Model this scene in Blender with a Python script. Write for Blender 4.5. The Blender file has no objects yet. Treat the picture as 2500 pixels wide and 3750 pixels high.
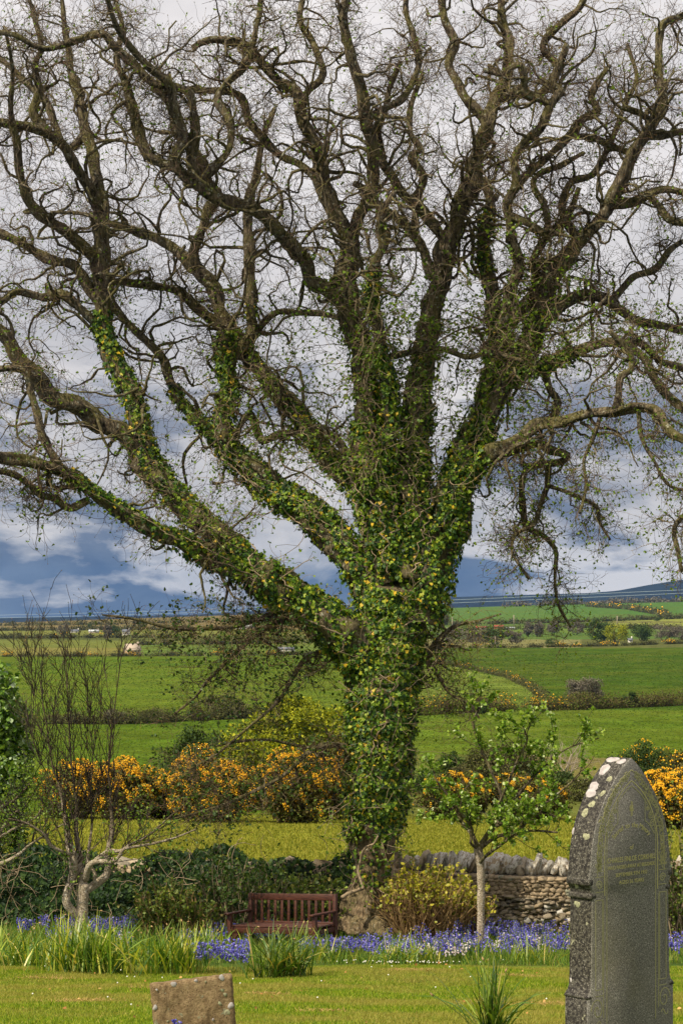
import bpy, math, random
import numpy as np
from mathutils import Vector, Matrix
random.seed(7); RNG = np.random.default_rng(11)
SC = bpy.context.scene
COL = SC.collection
F = 7300.0        # focal length in photo pixels
HY = 2275.0       # photo row of eye level

# ------------------------------------------------------------------ camera
cam = bpy.data.cameras.new('camera'); co = bpy.data.objects.new('camera', cam); COL.objects.link(co)
cam.sensor_fit = 'AUTO'; cam.sensor_width = 36.0; cam.lens = F / 3750 * 36
cam.shift_y = (HY - 1875) / 3750
cam.clip_start = 0.5; cam.clip_end = 30000
co.location = (0, 0, 0); co.rotation_euler = (math.radians(90), 0, 0)
SC.camera = co

# ------------------------------------------------------------------ sky, sun, exposure
SUN = Vector((-0.70, -0.54, 1.04)).normalized()      # direction towards the sun
SUN_EL = math.asin(SUN.z); SUN_AZ = math.atan2(SUN.x, SUN.y)
w = bpy.data.worlds.new('World'); SC.world = w; w.use_nodes = True
nt = w.node_tree; nt.nodes.clear()
SKYROT = 4.2
def N(nt, t, **k):
    n = nt.nodes.new(t)
    for a, v in k.items(): setattr(n, a, v)
    return n
def L(nt, a, b): nt.links.new(a, b)
def ramp(nt, fac, stops, interp='LINEAR'):
    r = N(nt, 'ShaderNodeValToRGB'); r.color_ramp.interpolation = interp
    e = r.color_ramp.elements
    while len(e) < len(stops): e.new(0.5)
    for el, (p, c) in zip(e, stops):
        el.position = p
        el.color = (c, c, c, 1) if not hasattr(c, '__len__') else (*c, 1)
    if fac is not None: L(nt, fac, r.inputs['Fac'])
    return r.outputs['Color']
def mixc(nt, fac, a, b, mode='MIX'):
    m = N(nt, 'ShaderNodeMix', data_type='RGBA', blend_type=mode)
    for s, v in ((m.inputs[0], fac), (m.inputs[6], a), (m.inputs[7], b)):
        if isinstance(v, bpy.types.NodeSocket): L(nt, v, s)
        elif hasattr(v, '__len__'): s.default_value = (*v, 1)
        else: s.default_value = v
    return m.outputs[2]
def math_(nt, op, a, b=None, c=None):
    m = N(nt, 'ShaderNodeMath', operation=op)
    for s, v in zip(m.inputs, (a, b, c)):
        if v is None: continue
        if isinstance(v, bpy.types.NodeSocket): L(nt, v, s)
        else: s.default_value = v
    return m.outputs[0]
def noise(nt, vec, scale, detail=4, rough=.5, dist=0):
    n = N(nt, 'ShaderNodeTexNoise'); n.inputs['Scale'].default_value = scale
    n.inputs['Detail'].default_value = detail; n.inputs['Roughness'].default_value = rough
    n.inputs['Distortion'].default_value = dist
    if vec is not None: L(nt, vec, n.inputs['Vector'])
    return n.outputs['Fac']
def mapping(nt, vec, scale=(1, 1, 1), loc=(0, 0, 0), rot=(0, 0, 0)):
    m = N(nt, 'ShaderNodeMapping'); m.inputs['Scale'].default_value = scale
    m.inputs['Location'].default_value = loc; m.inputs['Rotation'].default_value = rot
    L(nt, vec, m.inputs['Vector']); return m.outputs['Vector']

sky = N(nt, 'ShaderNodeTexSky', sky_type='NISHITA'); sky.sun_disc = False
sky.sun_elevation = SUN_EL; sky.sun_rotation = SUN_AZ
tc = N(nt, 'ShaderNodeTexCoord'); dirv = tc.outputs['Generated']
sx = N(nt, 'ShaderNodeSeparateXYZ'); L(nt, dirv, sx.inputs[0])
el = sx.outputs['Z']
# overcast deck: pale streaks, then slate banks lower down, in direction space
rotv = mapping(nt, dirv, (1, 1, 1), rot=(0, 0, SKYROT))
streak = noise(nt, mapping(nt, rotv, (2.2, 2.2, 6.0), rot=(0, 0.12, 0)), 2.4, 7, .58, .5)
bank = noise(nt, mapping(nt, rotv, (5.5, 5.5, 14), (3.1, 1.7, 0.62)), 1.5, 7, .56, .35)
puff = noise(nt, mapping(nt, rotv, (9, 9, 18), (2.4, 5.2, 1.3)), 2.0, 8, .6, .3)
high = mixc(nt, ramp(nt, streak, [(.32, 0), (.66, 1)]), (5.6, 5.4, 5.5), (9.4, 8.9, 8.7))
midc = mixc(nt, ramp(nt, streak, [(.36, 0), (.60, 1)]), (3.2, 3.3, 3.7), (6.4, 6.1, 6.0))
base = mixc(nt, ramp(nt, el, [(.08, 0), (.24, 1)]), midc, high)
base = mixc(nt, ramp(nt, math_(nt, 'MULTIPLY', ramp(nt, puff, [(.50, 0), (.62, 1)]), ramp(nt, el, [(.0, 1), (.05, .7), (.12, 0)])), [(0, 0), (1, .8)]), base, (6.2, 5.9, 5.8))
slate = mixc(nt, ramp(nt, puff, [(.3, 0), (.7, 1)]), (.50, .80, 1.6), (1.4, 1.8, 2.6))
slate = mixc(nt, ramp(nt, el, [(.03, 0), (.09, 1)]), slate, mixc(nt, ramp(nt, puff, [(.35, 0), (.65, 1)]), (1.5, 1.8, 2.5), (2.9, 3.0, 3.5)))
# slate heaps are likely near the horizon, thinner ones about 6 degrees up, rare above 12
b1 = ramp(nt, el, [(.0, .56), (.015, .52), (.03, .44), (.05, .36), (.085, .43), (.105, .43), (.15, .25), (.24, .0)])
bsum = math_(nt, 'ADD', bank, b1)
bm = ramp(nt, bsum, [(.0, 0), (.92, 0), (1.07, 1)])
lowc = mixc(nt, bm, base, slate)
cover = mixc(nt, ramp(nt, el, [(0.0, .985), (1, .9)]), sky.outputs[0], lowc)
bg = N(nt, 'ShaderNodeBackground'); bg.inputs['Strength'].default_value = 0.1
L(nt, cover, bg.inputs['Color'])
wo = N(nt, 'ShaderNodeOutputWorld'); L(nt, bg.outputs[0], wo.inputs['Surface'])

sl = bpy.data.lights.new('sun', 'SUN'); sl.energy = 5.0; sl.angle = math.radians(.53); sl.color = (1, .90, .72)
so = bpy.data.objects.new('sun', sl); COL.objects.link(so)
so.rotation_euler = (-SUN).to_track_quat('-Z', 'Y').to_euler(); so.location = (-20, -10, 30)
SC.view_settings.view_transform = 'Standard'; SC.view_settings.look = 'None'
SC.view_settings.exposure = 0.22; SC.view_settings.gamma = 1; SC.view_settings.use_curve_mapping = False
SC.cycles.max_bounces = 8; SC.cycles.transparent_max_bounces = 8; SC.cycles.volume_bounces = 0

# ------------------------------------------------------------------ object helpers
def link(o, parent=None):
    COL.objects.link(o)
    if parent is not None: o.parent = parent
    return o
def tag(o, label=None, cat=None, group=None, kind=None):
    for k, v in (('label', label), ('category', cat), ('group', group), ('kind', kind)):
        if v: o[k] = v
    return o
def empty(name, loc, label, cat, group=None, rot=(0, 0, 0)):
    o = bpy.data.objects.new(name, None); o.location = loc; o.rotation_euler = rot
    o.empty_display_size = .2; link(o); return tag(o, label, cat, group)
def mesh_np(name, V, Fs, mat=None, smooth=False, color=None):
    """V (n,3); Fs list of int arrays (m,k)."""
    me = bpy.data.meshes.new(name)
    V = np.asarray(V, dtype=np.float32).reshape(-1, 3)
    Fs = [np.asarray(f, dtype=np.int32) for f in Fs if len(f)]
    me.vertices.add(len(V)); me.vertices.foreach_set('co', V.ravel())
    loops = np.concatenate([f.ravel() for f in Fs]); me.loops.add(len(loops))
    me.loops.foreach_set('vertex_index', loops)
    tot = np.concatenate([np.full(len(f), f.shape[1], np.int32) for f in Fs])
    st = np.concatenate([[0], np.cumsum(tot)[:-1]]).astype(np.int32)
    me.polygons.add(len(tot)); me.polygons.foreach_set('loop_start', st)
    me.polygons.foreach_set('loop_total', tot)
    if smooth: me.polygons.foreach_set('use_smooth', np.ones(len(tot), bool))
    if color is not None:
        a = me.color_attributes.new('tint', 'FLOAT_COLOR', 'POINT')
        c = np.ones((len(V), 4), np.float32); c[:, :3] = color
        a.data.foreach_set('color', c.ravel())
    me.update(calc_edges=True)
    if mat: me.materials.append(mat)
    return me
def obj(name, me, parent=None, loc=None):
    """mesh in world coords; when parented to an empty the vertices are moved into its space."""
    o = bpy.data.objects.new(name, me)
    if parent is not None:
        M = Matrix.LocRotScale(parent.location, parent.rotation_euler, None)
        p = parent
        while p.parent is not None:
            p = p.parent; M = Matrix.LocRotScale(p.location, p.rotation_euler, None) @ M
        me.transform(M.inverted())
    return link(o, parent)
class Geo:
    def __init__(s): s.V = []; s.F = []; s.n = 0
    def add(s, V, Fs):
        V = np.asarray(V, float).reshape(-1, 3); s.V.append(V)
        for f in Fs:
            if len(f): s.F.append(np.asarray(f, int) + s.n)
        s.n += len(V)
    def mesh(s, name, mat=None, smooth=False):
        return mesh_np(name, np.concatenate(s.V), s.F, mat, smooth)
def unit(a): return a / np.maximum(np.linalg.norm(a, axis=-1, keepdims=True), 1e-9)
def tubes(P, R, k=6, cap=True):
    """P (N,S,3), R (N,S) -> verts, faces"""
    P = np.asarray(P, float); R = np.asarray(R, float); n, s, _ = P.shape
    T = unit(np.gradient(P, axis=1))
    m = unit(P[:, -1] - P[:, 0])
    a = RNG.normal(size=(n, 3)); a = unit(np.cross(m, a)); a = np.repeat(a[:, None], s, 1)
    U = unit(np.cross(T, a)); W = np.cross(T, U)
    th = np.arange(k) / k * 2 * np.pi
    V = P[:, :, None] + R[:, :, None, None] * (U[:, :, None] * np.cos(th)[:, None] + W[:, :, None] * np.sin(th)[:, None])
    idx = np.arange(n * s * k).reshape(n, s, k)
    q = np.stack([idx[:, :-1], np.roll(idx[:, :-1], -1, 2), np.roll(idx[:, 1:], -1, 2), idx[:, 1:]], -1).reshape(-1, 4)
    Fs = [q]
    if cap and k > 3: Fs += [idx[:, -1], idx[:, 0][:, ::-1]]
    return V.reshape(-1, 3), Fs
def frames(Y, Z):
    """columns X,Y,Z; Y = length axis, Z ~ face normal"""
    Y = unit(Y); X = unit(np.cross(Y, Z)); Z = np.cross(X, Y)
    return np.stack([X, Y, Z], -1)
def stamp(TV, TF, pos, R, s):
    TV = np.asarray(TV, float); n = len(pos); s = np.asarray(s, float)
    if s.ndim == 1: s = s[:, None] * np.ones(3)
    V = np.einsum('nij,nmj->nmi', R, TV[None] * s[:, None, :]) + np.asarray(pos)[:, None]
    Fs = []
    for f in TF:
        f = np.asarray(f, int).reshape(len(f), -1)
        Fs.append((f[None] + (np.arange(n) * len(TV))[:, None, None]).reshape(-1, f.shape[1]))
    return V.reshape(-1, 3), Fs
def box(cx, cy, cz, sx, sy, sz):
    v = np.array([[x, y, z] for x in (-1, 1) for y in (-1, 1) for z in (-1, 1)], float) * (sx / 2, sy / 2, sz / 2) + (cx, cy, cz)
    f = [[0, 1, 3, 2], [4, 6, 7, 5], [0, 4, 5, 1], [2, 3, 7, 6], [0, 2, 6, 4], [1, 5, 7, 3]]
    return v, [np.array(f)]
LEAF = ([(0, 0, 0), (-.42, .35, .10), (0, .4, 0), (.42, .35, .10), (-.25, .75, .06), (.25, .75, .06), (0, 1, -.05)],
        [[(0, 2, 1), (0, 3, 2), (1, 2, 4), (2, 3, 5), (2, 6, 4), (2, 5, 6)]])
IVY = ([(0, 0, 0), (-.5, -.05, .03), (-.42, .38, .08), (-.55, .5, .0), (-.18, .62, .1), (0, 1.05, -.05), (.18, .62, .1), (.55, .5, 0), (.42, .38, .08), (.5, -.05, .03), (0, .4, 0)],
       [[(10, 0, 1), (10, 1, 2), (10, 2, 4), (2, 3, 4), (10, 4, 5), (10, 5, 6), (10, 6, 8), (6, 7, 8), (10, 8, 9), (10, 9, 0)]])
QUADLEAF = ([(0, 0, 0), (-.35, .5, .08), (0, 1, 0), (.35, .5, .08)], [[(0, 2, 1), (0, 3, 2)]])
BLOB = ([(0, 0, 0), (-.5, .5, 0), (0, .5, .5), (.5, .5, 0), (0, .5, -.5), (0, 1, 0)],
        [[(0, 2, 1), (0, 3, 2), (0, 4, 3), (0, 1, 4), (5, 1, 2), (5, 2, 3), (5, 3, 4), (5, 4, 1)]])
def rdir(n): return unit(RNG.normal(size=(n, 3)))
def walk(p0, d0, length, S, wig, bias=(0, 0, 0), zig=0.0):
    """wandering paths: (N,S+1,3)"""
    n = len(p0); P = np.empty((n, S + 1, 3)); P[:, 0] = p0; d = unit(d0)
    bias = np.asarray(bias, float); curl = RNG.normal(size=(n, 3)) * wig * .5
    for i in range(S):
        if i % 3 == 2: curl = RNG.normal(size=(n, 3)) * wig * .5
        d = unit(d + RNG.normal(size=(n, 3)) * wig * .6 + curl + bias)
        P[:, i + 1] = P[:, i] + d * (np.asarray(length) / S)[:, None]
    return P
def catmull(pts, per=6):
    pts = np.asarray(pts, float); p = np.vstack([2 * pts[0] - pts[1], pts, 2 * pts[-1] - pts[-2]]); out = []
    t = np.arange(per) / per; t = t[:, None]
    for i in range(1, len(p) - 2):
        a, b, c, d = p[i - 1], p[i], p[i + 1], p[i + 2]
        out.append(.5 * (2 * b + (c - a) * t + (2 * a - 5 * b + 4 * c - d) * t**2 + (3 * b - a - 3 * c + d) * t**3))
    out.append(pts[-1:]); return np.vstack(out)

# ------------------------------------------------------------------ materials
def mat(name, color=(.2, .2, .2), rough=.8, spec=.3, build=None):
    m = bpy.data.materials.new(name); m.use_nodes = True; t = m.node_tree
    b = t.nodes['Principled BSDF']; b.inputs['Base Color'].default_value = (*color, 1)
    b.inputs['Roughness'].default_value = rough; b.inputs['Specular IOR Level'].default_value = spec
    if build: build(t, b)
    return m
def bump(t, b, h, strength=.5, dist=.01):
    n = N(t, 'ShaderNodeBump'); n.inputs['Strength'].default_value = strength; n.inputs['Distance'].default_value = dist
    L(t, h, n.inputs['Height']); L(t, n.outputs[0], b.inputs['Normal']); return n
def ocoord(t): return N(t, 'ShaderNodeTexCoord').outputs['Object']
def leafmat(name, stops, rough=.5, spec=.35, trans=.35, ttint=(1.3, 1.25, .5), patch=None):
    """per-island colours on thin translucent leaves"""
    def bld(t, b):
        g = N(t, 'ShaderNodeNewGeometry')
        c = ramp(t, g.outputs['Random Per Island'], stops)
        if patch:
            f = ramp(t, noise(t, g.outputs['Position'], patch[0], 2), [(.42, 0), (.60, 1)])
            c = mixc(t, math_(t, 'MULTIPLY', f, patch[1]), c, patch[2])
        L(t, c, b.inputs['Base Color'])
        tr = N(t, 'ShaderNodeBsdfTranslucent'); L(t, mixc(t, 1.0, c, ttint, 'MULTIPLY'), tr.inputs['Color'])
        mx = N(t, 'ShaderNodeMixShader'); mx.inputs[0].default_value = trans
        L(t, b.outputs[0], mx.inputs[1]); L(t, tr.outputs[0], mx.inputs[2])
        L(t, mx.outputs[0], t.nodes['Material Output'].inputs['Surface'])
    return mat(name, rough=rough, spec=spec, build=bld)
def bark(name, dark, light, moss, lichen, mossamt=.5, sc=1.0, zs=.25):
    def bld(t, b):
        v = ocoord(t); vs = mapping(t, v, (1, 1, zs))
        n1 = noise(t, vs, 26 * sc, 6, .65, .6); n2 = noise(t, v, 3.2 * sc, 4, .6); n3 = noise(t, v, 18 * sc, 3, .6)
        c = mixc(t, ramp(t, n1, [(.35, 0), (.68, 1)]), dark, light)
        g = N(t, 'ShaderNodeNewGeometry'); s = N(t, 'ShaderNodeSeparateXYZ'); L(t, g.outputs['Normal'], s.inputs[0])
        up = math_(t, 'MULTIPLY_ADD', s.outputs['Z'], .10, n2)
        c = mixc(t, math_(t, 'MULTIPLY', ramp(t, up, [(.46, 0), (.60, 1)]), mossamt), c, moss)
        c = mixc(t, math_(t, 'MULTIPLY', ramp(t, n3, [(.60, 0), (.66, 1)]), .6), c, lichen)
        L(t, c, b.inputs['Base Color']); bump(t, b, n1, 1., .05)
    return mat(name, rough=.9, spec=.2, build=bld)
M = {}
M['bark'] = bark('sycamore bark', (.007, .006, .004), (.24, .19, .12), (.13, .125, .02), (.42, .42, .32), .45)
M['trunkbark'] = bark('trunk bark', (.022, .014, .008), (.36, .26, .15), (.14, .13, .05), (.42, .38, .28), .35, 1.15, .28)
M['twig'] = mat('twig bark', rough=.8, build=lambda t, b: L(t, ramp(t, N(t, 'ShaderNodeNewGeometry').outputs['Random Per Island'],
        [(0, (.02, .013, .009)), (.35, (.06, .035, .026)), (.6, (.15, .09, .055)), (.8, (.17, .14, .03)), (1, (.30, .23, .16))]), b.inputs['Base Color']))
M['palewood'] = mat('pale twig bark', rough=.8, build=lambda t, b: L(t, ramp(t, N(t, 'ShaderNodeNewGeometry').outputs['Random Per Island'],
        [(0, (.10, .08, .05)), (.5, (.24, .18, .11)), (1, (.36, .27, .17))]), b.inputs['Base Color']))
M['ivy'] = leafmat('ivy leaves', [(0, (.007, .026, .004)), (.28, (.025, .075, .006)), (.52, (.085, .18, .010)), (.84, (.25, .35, .02)), (.955, (.42, .44, .03)), (.96, (.62, .44, .03)), (1, (.72, .46, .04))], .5, .3, .25)
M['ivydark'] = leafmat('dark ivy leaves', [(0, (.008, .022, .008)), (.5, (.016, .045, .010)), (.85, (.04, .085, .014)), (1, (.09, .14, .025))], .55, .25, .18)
M['bud'] = leafmat('buds', [(0, (.05, .05, .012)), (.5, (.10, .12, .02)), (.8, (.22, .16, .04)), (1, (.28, .12, .05))], .6, .3, .35)
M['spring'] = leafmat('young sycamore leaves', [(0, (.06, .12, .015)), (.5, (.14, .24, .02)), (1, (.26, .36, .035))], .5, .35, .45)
M['lowleaf'] = leafmat('dark green sycamore leaves', [(0, (.03, .07, .012)), (.6, (.06, .12, .02)), (1, (.14, .20, .03))], .5, .35, .35)  # darker green leaves for the low boughs and one wall shrub
# ------------------------------------------------------------------ ground
K = 2500 / 1568
ROWS = [(31, 3400, 3400), (35, 3345, 3345), (60, 3115, 3120), (75, 3045, 3050), (90, 3002, 3012), (115, 2935, 2965), (160, 2832, 2862),
        (230, 2742, 2738), (300, 2690, 2672), (380, 2640, 2597), (450, 2605, 2568), (700, 2480, 2450), (1000, 2404, 2362), (1300, 2362, 2330),
        (1800, 2325, 2280), (2600, 2296, 2232), (3500, 2281, 2198), (4300, 2296, 2225), (6000, 2320, 2300)]
ND = np.array([0, 12, 15.7, 24.5, 27.5, 29, 31.]); NZ = np.array([-1.6, -2.75, -3.17, -4.24, -4.62, -4.68, -4.78])
RD = np.array([r[0] for r in ROWS], float); RL = np.array([r[1] for r in ROWS], float); RR = np.array([r[2] for r in ROWS], float)
def rowpx(d, u):
    t = np.clip(u / 2500, -.35, 1.35)
    return np.interp(np.log(d), np.log(RD), RL) * (1 - t) + np.interp(np.log(d), np.log(RD), RR) * t
def gz(x, y):
    x = np.asarray(x, float); y = np.asarray(y, float)
    yy = np.maximum(y, 31); u = x / yy * F + 1250
    far = -(rowpx(yy, u) - HY) / F * yy
    near = np.interp(y, ND, NZ) + .035 * np.sin(x * 1.3 + .4) * np.sin(y * .9) * np.clip((y - 14) / 6, 0, 1)
    return np.where(y < 31, near, far)
def G(px, d):          # a point on the ground in that direction
    x = (px - 1250) / F * d
    return Vector((x, d, float(gz(x, d))))
def A(px, py, d): return Vector(((px - 1250) / F * d, d, -(py - HY) / F * d))
def dist_at(px, py):   # distance at which the ground is seen at that row
    ds = np.exp(np.linspace(np.log(31), np.log(3400), 900)); r = rowpx(ds, px)
    return float(ds[np.argmin(np.abs(r - py))])

def lin(c): return tuple(((v / 255) / 12.92 if v / 255 <= .04045 else ((v / 255 + .055) / 1.055) ** 2.4) for v in c)
def grid_mesh(name, ys, us, colf, mt):
    Y, U = np.meshgrid(ys, us, indexing='ij'); X = (U - 1250) / F * np.maximum(Y, 31)
    Z = gz(X, Y); V = np.stack([X, Y, Z], -1).reshape(-1, 3)
    i = np.arange(len(ys) * len(us)).reshape(len(ys), len(us))
    q = np.stack([i[:-1, :-1], i[:-1, 1:], i[1:, 1:], i[1:, :-1]], -1).reshape(-1, 4)
    c = colf(X, Y, U).reshape(-1, 3) if colf else None
    return mesh_np(name, V, [q], mt, True, c)
# field colours (albedo) by place
def fieldcol(X, Y, U):
    PY = rowpx(np.maximum(Y, 31), U); c = np.zeros(X.shape + (3,))
    def put(m, col): c[m] = col
    put(PY > 0, (.072, .120, .012))
    put(PY > 2985, (.19, .20, .026))
    rough = (PY <= 3000) & (PY > 2690) & (U > 1500); put(rough, (.10, .115, .028))
    rr = (PY <= 2840) & (PY > 2760) & (U > 1850); put(rr, (.16, .14, .05))
    put((PY <= 2760 + (U - 1500) * .02) & (PY > 2590) & (U > 1450), (.078, .128, .013))
    put((PY <= 2595) & (PY > 2440) & (U <= 1450), (.086, .132, .014))
    edge = 2430 + (U - 1640) * .27
    put((PY <= 2600) & (PY > 2368) & (U > 1450), (.046, .086, .011))
    put((PY <= 2590) & (PY > edge) & (U > 1450) & (U < 2010), (.11, .15, .026))
    bl = (PY <= 2402) & (U <= 1450)
    put(bl, (.13, .15, .035))
    put(bl & (PY > 2372) & (U < 480), (.17, .16, .045)); put(bl & (PY > 2360) & (U >= 480), (.10, .15, .03))
    put(bl & (PY <= 2345) & (PY > 2328), (.085, .10, .03)); put(bl & (PY <= 2328) & (PY > 2305), (.15, .16, .04))
    put(bl & (PY <= 2305), (.17, .13, .055)); put(bl & (PY <= 2290) & (U > 900), (.08, .15, .03))
    rt = (PY <= 2372) & (U > 1450)
    put(rt, (.075, .13, .03)); put(rt & (PY > 2342) & (U < 2130), (.18, .17, .07)); put(rt & (PY > 2340) & (U >= 2130), (.09, .10, .035))
    put(rt & (PY <= 2316) & (PY > 2296), (.11, .17, .035)); put(rt & (PY <= 2300 + (U - 2100) * .0) & (PY > 2270 - (U - 2300) * .03) & (U > 2220), (.20, .22, .05))
    put(rt & (PY <= 2280) & (PY > 2276), (.11, .10, .04)); put(rt & (PY <= 2276 - 0) & (U < 2230), (.075, .145, .03))
    put(rt & (PY <= 2250) & (U > 2000), (.065, .14, .028))
    # colour is real crop variation, blurred at borders by the mesh; add mottling
    c *= 1 + .10 * np.sin(X * .31 / np.maximum(Y / 60, 1))[..., None] * np.cos(Y * .11)[..., None]
    return c
def grassbld(scales, contrast=.5, vary=(.12, .11, .02)):
    def bld(t, b):
        v = N(t, 'ShaderNodeNewGeometry').outputs['Position']
        at = N(t, 'ShaderNodeAttribute', attribute_name='tint')
        c = at.outputs['Color']
        vs = mapping(t, v, (1, .35, 1))
        f = ramp(t, noise(t, vs, scales[0], 9, .82, .3), [(.36, 1 - contrast), (.64, 1 + contrast * .75)])
        c = mixc(t, 1.0, c, f, 'MULTIPLY')
        g2 = ramp(t, noise(t, v, scales[1], 5, .6), [(.40, 0), (.66, 1)])
        c = mixc(t, math_(t, 'MULTIPLY', g2, .35), c, vary)
        f3 = ramp(t, noise(t, vs, scales[2], 3, .6), [(.3, .72), (.7, 1.22)])
        c = mixc(t, 1.0, c, f3, 'MULTIPLY')
        L(t, c, b.inputs['Base Color']); bump(t, b, noise(t, v, scales[0] * 3, 5), .6, .12)
    return bld
M['field'] = mat('pasture', rough=1., spec=.0, build=grassbld((1.6, .03, .2), .62))
M['lawn'] = mat('mown lawn', rough=.95, spec=.1, build=grassbld((14, .8, 3.2), .45, (.30, .24, .06)))
ysn = np.concatenate([np.linspace(6, 31, 60)])
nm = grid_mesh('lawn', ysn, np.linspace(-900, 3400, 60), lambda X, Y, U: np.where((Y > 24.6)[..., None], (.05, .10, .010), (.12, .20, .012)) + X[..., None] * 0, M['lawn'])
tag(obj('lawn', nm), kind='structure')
ysf = np.exp(np.linspace(np.log(31), np.log(6000), 420))
fm = grid_mesh('fields', ysf, np.linspace(-900, 3400, 330), fieldcol, M['field'])
tag(obj('fields', fm), kind='structure')

# far moor and hill, coloured haze blue, beyond the fields, as one broad landform 9 km away
hx = np.linspace(-2600, 2600, 160); prof = [(-600, 2268), (0, 2263), (300, 2259), (700, 2252), (1200, 2222), (1640, 2187), (1900, 2179), (2150, 2172), (2260, 2163), (2380, 2141), (2500, 2122), (2700, 2098), (3300, 2060)]
pu = np.array([p[0] for p in prof]); pr = np.array([p[1] for p in prof])
uu = hx / 9000 * F + 1250; crest = -(np.interp(uu, pu, pr) - HY) / F * 9000
rows = []
for fy, k in ((6000, -.5), (6600, .0), (7400, .45), (8200, .80), (9000, 1.0), (9800, .8), (11500, -.2)):
    zb = -40.0
    zz = zb + (crest - zb) * k + (6 * np.sin(hx * .004 + fy) + 3 * np.sin(hx * .017 + fy * .3)) * (k > .1) * (k < 1)
    rows.append(np.stack([hx * (fy / 9000) ** .3, np.full_like(hx, fy), zz], -1))
V = np.stack(rows); i = np.arange(V.shape[0] * V.shape[1]).reshape(V.shape[:2])
q = np.stack([i[:-1, :-1], i[:-1, 1:], i[1:, 1:], i[1:, :-1]], -1).reshape(-1, 4)
M['hill'] = mat('haze-blue moor', rough=1, spec=.05, build=lambda t, b: L(t, mixc(t, ramp(t, noise(t, N(t, 'ShaderNodeNewGeometry').outputs['Position'], .0022, 6, .6), [(.35, 0), (.7, 1)]), (.006, .009, .016), (.013, .019, .024)), b.inputs['Base Color']))  # moor colour darkened and blued, part of the distance haze painted in
tag(obj('distant_hills', mesh_np('distant_hills', V.reshape(-1, 3), [q], M['hill'], True)), kind='structure')

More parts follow.
